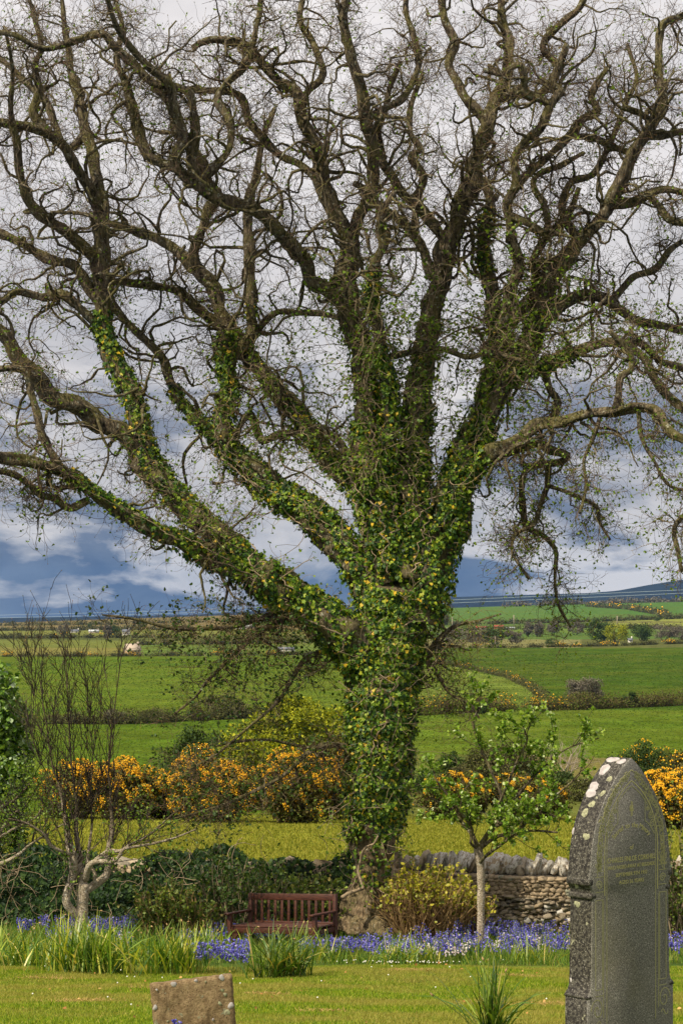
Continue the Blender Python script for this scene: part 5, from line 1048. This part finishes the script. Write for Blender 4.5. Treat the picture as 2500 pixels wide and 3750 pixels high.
# leafy scrollwork in the arch band and small spandrel volutes
g = Geo(); rr = np.random.default_rng(12)
for sx in (-1, 1):
    ra = arch(0, 212, 940, .338, 1050, 40); rb = arch(0, 345, 900, .262, 1050, 40)
    for k_ in range(3, 50, 2):
        a_ = np.array(ra[min(k_, len(ra) - 1)]) * .5 + np.array(rb[min(k_, len(rb) - 1)]) * .5; t = np.linspace(0, 1, 14); s0 = rr.uniform(0, 6.28); ro = .026 * (1 - .75 * t); q = s0 + sx * (-1) ** k_ * t * 6.5
        V, Fs = strip([(sx * a_[0] + r1 * math.cos(q1), a_[1] + r1 * math.sin(q1)) for r1, q1 in zip(ro, q)], .0065, None); g.add(V, Fs)
        for _ in range(5):
            c0 = np.array([sx * a_[0], a_[1]]) + rr.normal(0, .019, 2); an = rr.uniform(0, 6.28); le = rr.uniform(.012, .026)
            V, Fs = strip([c0 + le * np.array([math.cos(an + .5 * u_), math.sin(an + .5 * u_)]) * u_ for u_ in (-.5, 0, .5)], .006, None); g.add(V, Fs)
    for cx_, cc, r0 in ((.185, 650, .026), (.20, 715, .028), (.155, 590, .016), (.30, 1170, .03), (.30, 1040, .025), (.235, 770, .012)):
        t = np.linspace(0, 1, 22); ro = r0 * (1 - .85 * t); q = t * 11
        V, Fs = strip([(sx * (cx_ + r1 * math.cos(q1)), zz_(cc) + r1 * math.sin(q1)) for r1, q1 in zip(ro, q)], .0055, None); g.add(V, Fs)
    V, Fs = strip([(sx * .13, zz_(v_)) for v_ in (500, 600, 690)], .005, None); g.add(V, Fs)
    V, Fs = strip([(sx * (.13 + .09 * u_), zz_(690 + 110 * u_ ** 1.5)) for u_ in np.linspace(0, 1, 8)], .005, None); g.add(V, Fs)
o = local('scrollwork', np.concatenate(g.V), g.F, M['giltdim']); o['kind'] = 'stuff'
def text(s_, x, z, size, name='lettering', rot=0., width=None, mt='gilt', parent=hs, y=FY):
    cu = bpy.data.curves.new('lettering', 'FONT'); cu.body = s_; cu.size = size; cu.align_x = 'CENTER'; cu.align_y = 'CENTER'; cu.extrude = .0012; cu.resolution_u = 3
    cu.offset = -.0002
    to = bpy.data.objects.new('tmp', cu); COL.objects.link(to); dg = bpy.context.evaluated_depsgraph_get(); me = bpy.data.meshes.new_from_object(to.evaluated_get(dg)); COL.objects.unlink(to); bpy.data.objects.remove(to)
    n = len(me.vertices); v = np.empty(n * 3, np.float32); me.vertices.foreach_get('co', v); v = v.reshape(-1, 3)
    if width: v[:, 0] *= width / max(np.ptp(v[:, 0]), 1e-6)
    c_, s2 = math.cos(rot), math.sin(rot); w2 = np.stack([v[:, 0] * c_ - v[:, 1] * s2 + x, y - v[:, 2], v[:, 0] * s2 + v[:, 1] * c_ + z], -1)
    me.vertices.foreach_set('co', w2.astype(np.float32).ravel()); me.materials.clear(); me.materials.append(M[mt]); me.update(); me.name = name
    return link(bpy.data.objects.new(name, me), parent)
text('CHARLES FINLOE CORKHILL', 0, zz_(985), .046, width=.455)
text('WHO PASSED AWAY AT BEGOADE', 0, zz_(1045), .034, width=.445)
text('SEPTEMBER 9TH 1932', 0, zz_(1108), .034, width=.30)
text('AGED 56 YEARS', 0, zz_(1170), .034, width=.235)
text('of', 0, zz_(892), .042)
arc_s = 'Sacred to the Memory'; 
for k_, ch in enumerate(arc_s):
    if ch == ' ': continue
    u_ = (k_ + .5) / len(arc_s) * 2 - 1; an = u_ * 1.02; text(ch, .205 * math.sin(an), zz_(880) + .150 * math.cos(an) - .02, .046, rot=-an * .95, name='letter')
text('IHS', 0, zz_(578), .05, name='monogram', width=.035)
for a_ in ([(-.004, zz_(515)), (-.004, zz_(575)), (-.004, zz_(640))], [(.006, zz_(520)), (.006, zz_(575)), (.006, zz_(635))]):
    V, Fs = strip(a_, .0045, None, y=FY - .0015); local('monogram', V, Fs, M['gilt'])
# white lichen rosettes on the sunny flank
M['lichen'] = mat('white crustose lichen', rough=.95, spec=.05, build=lambda t, b: L(t, mixc(t, ramp(t, noise(t, ocoord(t), 30, 5, .6), [(.4, 0), (.65, 1)]), (.46, .43, .41), (.33, .29, .28)), b.inputs['Base Color']))
M['greenlichen'] = mat('grey-green lichen', rough=.95, spec=.05, build=lambda t, b: L(t, mixc(t, ramp(t, noise(t, ocoord(t), 60, 5, .6), [(.4, 0), (.65, 1)]), (.36, .36, .22), (.18, .17, .11)), b.inputs['Base Color']))
def blobdisc(c, n_, u_, r_, asp, seed, mt, parent, name='lichen_patch', th=.0012):
    rr = np.random.default_rng(seed); c = np.array(c, float); n_ = unit(np.array(n_, float)); u_ = unit(np.array(u_, float)); v_ = np.cross(n_, u_); k = 26; th_ = np.arange(k) / k * 6.2832
    ra = r_ * (1 + .14 * np.sin(2 * th_ + rr.uniform(0, 6)) + .09 * np.sin(3 * th_ + rr.uniform(0, 6)) + .05 * np.sin(7 * th_ + rr.uniform(0, 6)) + rr.normal(0, .025, k))
    o1 = c + (u_ * (np.cos(th_) * ra)[:, None] + v_ * (np.sin(th_) * ra * asp)[:, None]); V = np.concatenate([o1, o1 * 1 + n_ * th - (o1 - c) * .06, [c + n_ * th * 1.3]])
    i_ = np.arange(k); j_ = (i_ + 1) % k; return local(name, V, [np.stack([i_, j_, j_ + k, i_ + k], -1), np.stack([i_ + k, j_ + k, np.full(k, 2 * k)], -1)], mt, parent, True)
def flank(c_, y_):   # a point on the left flank at that row, with its normal and slope direction
    z_ = zz_(c_); zs = np.array([p_[1] for p_ in out[::-1]]); xs_ = np.array([p_[0] for p_ in out[::-1]]); x_ = np.interp(z_, zs, xs_); x2 = np.interp(z_ - .02, zs, xs_)
    t_ = unit(np.array([-(x2 - x_), 0, -.02])); nn = np.array([t_[2], 0, -t_[0]]); nn = nn if nn[0] < 0 else -nn; return (-x_, y_, z_), nn, t_
for i_, (c_, y_, r_, asp, m_) in enumerate([(186, .038, .028, 1.6, 'lichen'), (196, -.045, .024, 1.4, 'lichen'), (262, .040, .040, 1.0, 'lichen'), (400, .046, .040, .9, 'lichen'), (448, .046, .034, 1.1, 'lichen'), (330, -.045, .024, .8, 'greenlichen'), (440, -.05, .022, .8, 'greenlichen'), (530, 0, .024, 1, 'greenlichen'),
        (750, .085, .020, .5, 'lichen'), (780, -.03, .022, 1.2, 'greenlichen'), (1330, 0.03, .02, 1.2, 'greenlichen'), (1950, .075, .014, .6, 'lichen'), (600, .03, .026, 1.1, 'greenlichen')]):
    p_, nn, tt = flank(c_, y_); blobdisc(p_, nn, tt, r_, asp, i_, M[m_], hs)

# ------------------------------------------------------------------ leaning sandstone headstone
SD = 14.6; sb = A(718, 3832, SD)
ss = empty('small_headstone', tuple(sb), 'low square-topped brown sandstone headstone leaning slightly, spotted with lichen', 'headstone', None, (math.radians(-3), math.radians(-4.5), math.radians(14)))
def sandbld(t, b):
    v = ocoord(t); c = mixc(t, ramp(t, noise(t, v, 22, 6, .7), [(.35, 0), (.65, 1)]), (.22, .145, .075), (.46, .33, .18))
    c = mixc(t, ramp(t, noise(t, mapping(t, v, (1, 1, .35)), 9, 5, .6), [(.52, 0), (.68, .8)]), c, (.10, .065, .035))
    c = mixc(t, ramp(t, noise(t, v, 15, 4, .6), [(.62, 0), (.66, .8)]), c, (.36, .36, .24)); c = mixc(t, ramp(t, noise(t, v, 70, 3, .6), [(.62, 0), (.66, .9)]), c, (.07, .05, .03))
    L(t, c, b.inputs['Base Color']); bump(t, b, noise(t, v, 60, 6, .75), 1., .03)
M['sandstone'] = mat('weathered sandstone', rough=.95, spec=.1, build=sandbld)
w_, h_, t_ = .60, .50, .075; gx = np.linspace(-w_ / 2, w_ / 2, 25); gzz = np.linspace(-.25, h_, 25); rr = np.random.default_rng(9); g = Geo()
Vf = []; 
for yy_ in (-t_, 0):
    X_, Z_ = np.meshgrid(gx, gzz); d_ = rr.normal(0, .0022, X_.shape) + .004 * np.sin(X_ * 31) * np.sin(Z_ * 27)
    e_ = (np.abs(X_) > w_ / 2 - .005) | (Z_ > h_ - .005); d_ = np.where(e_, .006 * (1 if yy_ < 0 else -1), d_)
    Vf.append(np.stack([X_ + rr.normal(0, .0015, X_.shape), np.full_like(X_, yy_) + d_, Z_ + np.where(Z_ > h_ - .005, rr.normal(0, .002, X_.shape), 0)], -1).reshape(-1, 3))
i_ = np.arange(625).reshape(25, 25); q1 = np.stack([i_[:-1, :-1], i_[:-1, 1:], i_[1:, 1:], i_[1:, :-1]], -1).reshape(-1, 4); bd = np.concatenate([i_[0, :], i_[1:, -1], i_[-1, -2::-1], i_[-2:0:-1, 0]]); bn = np.roll(bd, -1)
local('slab', np.concatenate(Vf), [q1, q1[:, ::-1] + 625, np.stack([bd, bd + 625, bn + 625, bn], -1)], M['sandstone'], ss)
for k_, (x_, z_, r_, m_) in enumerate([(-.135, .485, .019, 'lichen'), (.03, .49, .012, 'lichen'), (.22, .49, .02, 'lichen'), (-.262, .455, .008, 'lichen'), (-.285, .33, .017, 'lichen'), (.27, .275, .021, 'lichen'), (.13, .19, .009, 'lichen'), (.235, .36, .013, 'greenlichen'), (.215, .40, .016, 'greenlichen'), (.19, .30, .014, 'greenlichen'), (.24, .23, .02, 'greenlichen'), (-.2, .22, .008, 'greenlichen'), (.1, .47, .007, 'greenlichen')]):
    blobdisc((x_, -t_ - .002 - (.006 if abs(x_) > .29 else 0), z_ - (.004 if z_ > .48 else 0)), (0, -1, 0), (1, 0, 0), r_, 1.1, 60 + k_, M[m_], ss)

# ------------------------------------------------------------------ grass, bluebells, daffodil leaves
M['lawnblade'] = leafmat('lawn blades', [(0, (.07, .14, .008)), (.5, (.19, .29, .012)), (.85, (.36, .42, .03)), (1, (.50, .42, .12))], .7, .2, .35, patch=(.9, .65, (.40, .32, .09)))
M['longgrass'] = leafmat('long grass', [(0, (.025, .08, .008)), (.4, (.07, .17, .014)), (.75, (.20, .31, .025)), (.92, (.38, .40, .05)), (1, (.50, .40, .14))], .55, .35, .4)
M['strap'] = leafmat('daffodil leaves', [(0, (.04, .11, .015)), (.4, (.12, .23, .02)), (.75, (.34, .42, .04)), (.92, (.55, .52, .08)), (1, (.66, .50, .18))], .4, .5, .35)
M['strapdark'] = leafmat('dark daffodil leaves', [(0, (.03, .07, .01)), (.5, (.08, .16, .015)), (.85, (.24, .32, .04)), (1, (.45, .32, .10))], .4, .5, .25)
M['bell'] = leafmat('bluebell flowers', [(0, (.06, .05, .34)), (.5, (.14, .13, .56)), (.85, (.28, .27, .74)), (1, (.60, .52, .82))], .6, .3, .35, (1, 1, 1.1))
M['whitebell'] = leafmat('white and pink bluebell flowers', [(0, (.72, .55, .58)), (.5, (.80, .76, .70)), (1, (.85, .80, .82))], .6, .3, .35, (1, 1, 1))
M['stalk'] = mat('flower stalks', (.22, .28, .06), .6)
BLADE1 = ([(-.5, 0, 0), (.5, 0, 0), (0, 1, .12)], [[(0, 1, 2)]])
n = 210000; yy = 14.6 + (24.9 - 14.6) * RNG.uniform(size=n) ** .85; uu_ = RNG.uniform(-250, 2750, n); xx = (uu_ - 1250) / F * yy; yy2 = yy
keep = (yy2 < 24.35 + .25 * np.sin(xx * 2.1) + .2 * np.sin(xx * .9 + 1)); xx, yy2 = xx[keep], yy2[keep]; n = len(xx)
P = np.stack([xx, yy2, gz(xx, yy2) - .004], -1); up = np.stack([RNG.normal(0, .45, n), RNG.normal(0, .35, n), np.ones(n)], -1)
V, Fs = stamp(*BLADE1, P, frames(up, np.stack([RNG.normal(0, 1, n), np.full(n, -1.), RNG.normal(0, .3, n)], -1)), np.stack([np.full(n, .009), RNG.uniform(.018, .042, n), np.full(n, .02)], -1))
tag(obj('lawn_grass', mesh_np('lawn_grass', V, Fs, M['lawnblade'])), 'short mown yellow-green grass of the churchyard lawn', 'grass', None, 'stuff')
def blades(P, L_, wd, lean, mt_, S=4):
    """curved strap leaves, one batch"""
    n = len(P); a_ = RNG.uniform(0, 6.28, n); out_ = np.stack([np.cos(a_), np.sin(a_), np.zeros(n)], -1); t = np.linspace(0, 1, S + 1)
    th = lean[:, None] * (.35 + .65 * t[None] ** 1.5) * 1.75
    dz = np.cos(th); dr = np.sin(th); z = np.concatenate([np.zeros((n, 1)), np.cumsum(dz[:, 1:], 1)], 1) * (L_ / S)[:, None]; rr_ = np.concatenate([np.zeros((n, 1)), np.cumsum(dr[:, 1:], 1)], 1) * (L_ / S)[:, None]
    C_ = P[:, None] + out_[:, None] * rr_[..., None] + np.array((0, 0, 1)) * z[..., None]; sd_ = np.stack([-np.sin(a_), np.cos(a_), np.zeros(n)], -1); sd_ = unit(sd_ + RNG.normal(0, .35, (n, 3)))
    w2 = wd[:, None] * np.array([.8, 1, .95, .7, .06][:S + 1])[None] if S == 4 else wd[:, None] * np.linspace(1, .05, S + 1)[None]
    V = np.stack([C_ - sd_[:, None] * w2[..., None] / 2, C_ + sd_[:, None] * w2[..., None] / 2], 2); idx = np.arange(n * (S + 1) * 2).reshape(n, S + 1, 2)
    q = np.stack([idx[:, :-1, 0], idx[:, :-1, 1], idx[:, 1:, 1], idx[:, 1:, 0]], -1).reshape(-1, 4); return V.reshape(-1, 3), [q]
n = 52000; yy = RNG.uniform(24.3, 30.6, n); uu_ = RNG.uniform(-200, 2700, n); xx = (uu_ - 1250) / F * yy
edge = 24.75 + .34 * np.sin(xx * 1.7) + .30 * np.sin(xx * .8 + 2) + .12 * np.sin(xx * 6.3) - .5 * (xx < -1.8); dens = np.clip((yy - edge) / .6, 0, 1)
keep = (RNG.uniform(size=n) < dens) & (yy < wy(xx) - .25); xx, yy = xx[keep], yy[keep]; n = len(xx)
ht = RNG.uniform(.10, .28, n) * (.55 + .45 * np.clip((yy - 24.9) / 1.6, 0, 1)) * (1 + .35 * np.sin(xx * 2.9) * np.sin(yy * 2.3))
V, Fs = blades(np.stack([xx, yy, gz(xx, yy) - .01], -1), ht, RNG.uniform(.006, .011, n), RNG.uniform(.1, .85, n), None, 3)
tag(obj('long_grass', mesh_np('long_grass', V, Fs, M['longgrass'])), 'uncut bright green grass in the bed under the trees', 'grass', None, 'stuff')
BELL = ([(0, 0, 0), (-.5, .6, 0), (0, .6, .5), (.5, .6, 0), (0, .6, -.5), (-.75, 1, 0), (0, 1, .75), (.75, 1, 0), (0, 1, -.75)], [[(0, 2, 1), (0, 3, 2), (0, 4, 3), (0, 1, 4)], [(1, 2, 6, 5), (2, 3, 7, 6), (3, 4, 8, 7), (4, 1, 5, 8)]])
def bluebells(name, label, P, h, mt='bell', bells=9, kind='stuff', sc_=1., parent=None):
    n = len(P); top = P + np.stack([RNG.normal(0, .03, n), RNG.normal(0, .03, n), h], -1); mid = (P + top) / 2 + RNG.normal(0, .006, (n, 3)); C_ = np.stack([P, mid, top], 1); g = Geo(); V1, F1 = tubes(C_, np.full((n, 3), .0032), 3, False)
    t = RNG.uniform(.58, 1.0, (n, bells)); q_ = (P[:, None] * (1 - t[..., None]) + top[:, None] * t[..., None]).reshape(-1, 3); m_ = len(q_); a_ = RNG.uniform(0, 6.28, m_); o_ = np.stack([np.cos(a_), np.sin(a_), np.zeros(m_)], -1)
    V2, F2 = stamp(*BELL, q_ + o_ * .012, frames(o_ + (0, 0, -.9) + RNG.normal(0, .2, (m_, 3)), rdir(m_)), np.stack([np.full(m_, .017), RNG.uniform(.020, .030, m_), np.full(m_, .017)], -1) * sc_)
    me = mesh_np(name, np.concatenate([V2, V1]), [f_ for f_ in F2] + [f_ + len(V2) for f_ in F1], M[mt]); me.materials.append(M['stalk']); mi = np.zeros(len(me.polygons), np.int32)
    nq1 = sum(len(f_) for f_ in F2); mi[nq1:] = 1; me.polygons.foreach_set('material_index', mi)
    return tag(obj(name, me), label, 'flowers', None, kind)
def drift(n, u0, u1, d0, d1, f=13, seed=0):
    rr = np.random.default_rng(seed); k_ = max(6, n // f); cu_ = rr.uniform(u0, u1, k_); cd = rr.uniform(d0, d1, k_); i_ = rr.integers(0, k_, n); u = cu_[i_] + rr.normal(0, 20, n); d = cd[i_] + rr.normal(0, .14, n)
    x = (u - 1250) / F * d; d = np.minimum(d, wy(x) - .35); return np.stack([x, d, gz(x, d) - .01], -1)
def hh_(n, a_, b_): return RNG.uniform(a_, b_, n)
bluebells('bluebell_drift', 'bluebells along the foot of the ivied wall at the left', drift(330, 70, 800, 27.6, 30.2, seed=1), hh_(330, .24, .36))
bluebells('bluebell_drift', 'bluebells among the grass in front of the bench and big trunk', drift(230, 1080, 1500, 25.7, 27.9, 10, seed=2), hh_(230, .22, .33))
bluebells('bluebell_drift', 'broad bed of bluebells between the small pale tree and the tall headstone', drift(430, 1480, 2080, 25.3, 29.3, 10, seed=3), hh_(430, .20, .42))
bluebells('bluebell_drift', 'bluebells right of the tall headstone', drift(60, 2400, 2520, 25.2, 27.8, seed=4), hh_(60, .24, .36))
bluebells('bluebell_drift', 'bluebells behind and beneath the bench', drift(110, 820, 1230, 28.2, 28.9, seed=5), hh_(110, .26, .40))
bluebells('white_bluebell_drift', 'white and pink bluebells scattered through the right-hand bed', drift(75, 1440, 2080, 25.2, 28.0, 3, seed=6), hh_(75, .2, .32), 'whitebell', 9)
bluebells('white_bluebell_drift', 'few white bluebells by the pale forked tree', drift(16, 260, 480, 27.6, 28.2, seed=7), hh_(16, .24, .34), 'whitebell', 9)
q_ = np.stack([RNG.uniform(715, 915, 62), RNG.uniform(23.2, 24.0, 62)], -1); x_ = (q_[:, 0] - 1250) / F * q_[:, 1]
bluebells('bluebell_clump', 'tall open clump of bluebells standing on the lawn left of the bench', np.stack([x_, q_[:, 1], gz(x_, q_[:, 1])], -1), hh_(62, .26, .40), 'bell', 12, None, 1.1)
p_ = A(665, 3790, 14.35); bluebells('bluebell_plant', 'single bluebell spike in front of the small brown headstone', np.array([tuple(p_)]) + (0, 0, -.02), np.array([.145]), 'bell', 12, None, .9)
def clump(label, px, d, n, L_, spread, wd, lean, mt, seed, seedheads=6):
    b = G(px, d); t = empty('daffodil_clump', tuple(b), label, 'plant', 'clumps of daffodil leaves'); rr = np.random.default_rng(seed); k = rr.normal(0, spread, (n, 2)) * (1, .6); P = np.stack([b.x + k[:, 0], b.y + k[:, 1], gz(b.x + k[:, 0], b.y + k[:, 1]) - .02], -1)
    V, Fs = blades(P, rr.uniform(.55, 1.1, n) * L_, rr.uniform(.7, 1.2, n) * wd, rr.uniform(lean[0], lean[1], n), mt); o = obj('leaves', mesh_np('leaves', V, Fs, M[mt]), t); o['kind'] = 'stuff'
    if seedheads:
        i_ = rr.integers(0, n, seedheads); P0 = P[i_]; d_ = np.stack([rr.normal(0, .3, seedheads), rr.normal(0, .3, seedheads), np.ones(seedheads)], -1); Q = walk(P0, d_, rr.uniform(.8, 1.1, seedheads) * L_, 5, .08)
        V, Fs = tubes(Q, np.full((seedheads, 6), .004), 4, False); g = Geo(); g.add(V, Fs); o = obj('flower_stalks', g.mesh('flower_stalks', M['stalk']), t); o['kind'] = 'stuff'
        V, Fs = stamp(*BLOB, Q[:, -1], frames(rdir(seedheads) + (0, 0, -.6), rdir(seedheads)), np.stack([np.full(seedheads, .022), np.full(seedheads, .05), np.full(seedheads, .022)], -1)); o = obj('withered_heads', mesh_np('withered_heads', V, Fs, M['goldstem']), t); o['kind'] = 'stuff'
    return t
clump('large arching clump of daffodil leaves on the lawn at left', 335, 22.9, 380, .72, .26, .021, (.15, .85), 'strap', 1, 14)
clump('smaller clump of daffodil leaves behind the brown headstone', 640, 23.3, 200, .62, .16, .020, (.1, .75), 'strap', 2, 6)
clump('clump of daffodil leaves in front of the bench sprawling to the right', 1030, 22.3, 230, .66, .14, .021, (.2, .98), 'strapdark', 3, 8)
clump('dark spiky clump of daffodil leaves at the bottom, left of the tall headstone', 1800, 15.0, 90, .60, .05, .017, (.05, .95), 'strapdark', 4, 4)
clump('yellowing clump of daffodil leaves at the far left of the bed', 120, 24.7, 330, .58, .40, .018, (.2, .95), 'strap', 5, 12)
clump('clump of daffodil leaves beneath the loose pale green shrub', 520, 25.2, 260, .55, .40, .018, (.1, .8), 'strap', 6, 10)
clump('clump of daffodil leaves left of the bench', 760, 26.4, 150, .5, .25, .016, (.05, .7), 'strap', 7, 6)
clump('yellow-tipped clump at the foot of the bluebells right of the bench', 1480, 25.2, 150, .46, .18, .016, (.2, .95), 'strap', 8, 5)
clump('slender clump growing before the bench seat', 1150, 25.6, 140, .5, .26, .014, (.1, .8), 'strap', 9, 5)
clump('grassy tuft at the front edge of the right-hand bed', 1900, 25.2, 110, .42, .3, .013, (.1, .9), 'strap', 11, 4)
clump('tuft of daffodil leaves beside the small pale trunk', 1700, 26.2, 120, .42, .25, .014, (.1, .9), 'strapdark', 10, 4)

# rough sward of the near pasture beyond the wall
M['sward'] = leafmat('pasture sward', [(0, (.10, .13, .015)), (.5, (.21, .22, .025)), (1, (.36, .33, .06))], .9, .05, .3)
n = 90000; yy = np.exp(RNG.uniform(math.log(45), math.log(100), n)); uu_ = RNG.uniform(-150, 2650, n); xx = (uu_ - 1250) / F * yy; P = np.stack([xx, yy, gz(xx, yy) - .02], -1)
V, Fs = stamp(*BLADE1, P, frames(np.stack([RNG.normal(0, .5, n), RNG.normal(0, .4, n), np.ones(n)], -1), np.stack([RNG.normal(0, 1, n), np.full(n, -1.), RNG.normal(0, .3, n)], -1)), np.stack([np.full(n, .05), RNG.uniform(.05, .14, n), np.full(n, .05)], -1))
tag(obj('pasture_grass', mesh_np('pasture_grass', V, Fs, M['sward'])), 'sunlit yellow-green grass of the field beyond the wall', 'grass', None, 'stuff')
n = 60000; yy = np.exp(RNG.uniform(math.log(125), math.log(900), n)); uu_ = RNG.uniform(-150, 2650, n); xx = (uu_ - 1250) / F * yy; P = np.stack([xx, yy, gz(xx, yy) - .02], -1); k_ = yy[:, None] * (1, 1, 1)
M['tuft'] = leafmat('grass tufts', [(0, (.025, .065, .006)), (.6, (.045, .10, .010)), (1, (.13, .18, .02))], .9, .05, .2)
V, Fs = stamp(*BLADE1, P, frames(np.stack([RNG.normal(0, .5, n), RNG.normal(0, .4, n), np.ones(n)], -1), np.stack([RNG.normal(0, 1, n), np.full(n, -1.), RNG.normal(0, .3, n)], -1)), k_ * np.stack([RNG.uniform(.0004, .0016, n), RNG.uniform(.00015, .0004, n), np.full(n, .0003)], -1))
tag(obj('grass_tufts', mesh_np('grass_tufts', V, Fs, M['tuft'])), 'darker tussocks dotting the farther pastures', 'grass', None, 'stuff')
# worn brown scars, daisies and last year's leaves on the lawn
M['straw'] = mat('dry thatch', (.42, .28, .10), .95); M['deadleaf'] = leafmat('dead leaves', [(0, (.30, .13, .04)), (.6, (.50, .26, .08)), (1, (.62, .40, .16))], .7, .2, .2)
M['daisy'] = mat('daisy petals', (.82, .80, .70), .8)
rr = np.random.default_rng(31); cs = [(170, 21.6, .34), (2080, 17.9, .55), (560, 19.8, .22), (1500, 22.9, .3), (1900, 22.2, .25), (980, 19.0, .18), (300, 18.2, .3), (1180, 17.0, .2)]
P = []
for u_, d_, s_ in cs:
    n = int(1400 * s_); x_ = (u_ - 1250) / F * d_ + rr.normal(0, s_ * .55, n); y_ = d_ + rr.normal(0, s_ * .16, n); P.append(np.stack([x_, y_, gz(x_, y_)], -1))
P = np.concatenate(P); n = len(P); V, Fs = stamp(*BLADE1, P, frames(np.stack([rr.normal(0, 1, n), rr.normal(0, .6, n), np.full(n, .35)], -1), rdir(n)), np.stack([np.full(n, .010), rr.uniform(.03, .06, n), np.full(n, .02)], -1))
tag(obj('dry_grass', mesh_np('dry_grass', V, Fs, M['straw'])), 'straw-brown scalped streaks in the mown lawn', 'grass', None, 'stuff')
n = 60; u_ = rr.uniform(0, 2500, n); d_ = rr.uniform(15.5, 25.2, n); x_ = (u_ - 1250) / F * d_; P = np.stack([x_, d_, gz(x_, d_) + .03], -1)
V, Fs = stamp(*LEAF, P, frames(rdir(n) * (1, 1, .3), rdir(n) * .6 + (0, -.6, .6)), rr.uniform(.022, .042, n)); tag(obj('fallen_leaves', mesh_np('fallen_leaves', V, Fs, M['deadleaf'])), 'scattered dry orange-brown leaves lying on the lawn', 'leaves', None, 'stuff')
n = 90; u_ = np.concatenate([rr.normal(1450, 120, 50), rr.uniform(100, 2450, 40)]); d_ = np.concatenate([rr.uniform(24.2, 25.4, 50), rr.uniform(17, 25, 40)]); x_ = (u_ - 1250) / F * d_; P = np.stack([x_, d_, gz(x_, d_) + .055], -1)
V, Fs = stamp(*BLOB, P, frames(rdir(n), rdir(n)), np.full(n, .020)); tag(obj('daisies', mesh_np('daisies', V, Fs, M['daisy'])), 'tiny white daisies dotted along the lawn edge', 'flowers', None, 'stuff')

# ------------------------------------------------------------------ haze
hm = bpy.data.materials.new('haze'); hm.use_nodes = True; t = hm.node_tree; t.nodes.clear()
vo = N(t, 'ShaderNodeVolumePrincipled'); vo.inputs['Color'].default_value = (.22, .50, 1.0, 1); vo.inputs['Density'].default_value = 2.0e-5
L(t, vo.outputs[0], N(t, 'ShaderNodeOutputMaterial').inputs['Volume'])
V, Fs = box(0, 6450, 10, 12000, 13100, 640)
tag(obj('haze', mesh_np('haze', V, Fs, hm)), 'thin blue haze lying over the distant hills and fields', 'haze', None, 'stuff')
print('polys', sum(len(o.data.polygons) for o in bpy.data.objects if o.type == 'MESH'))
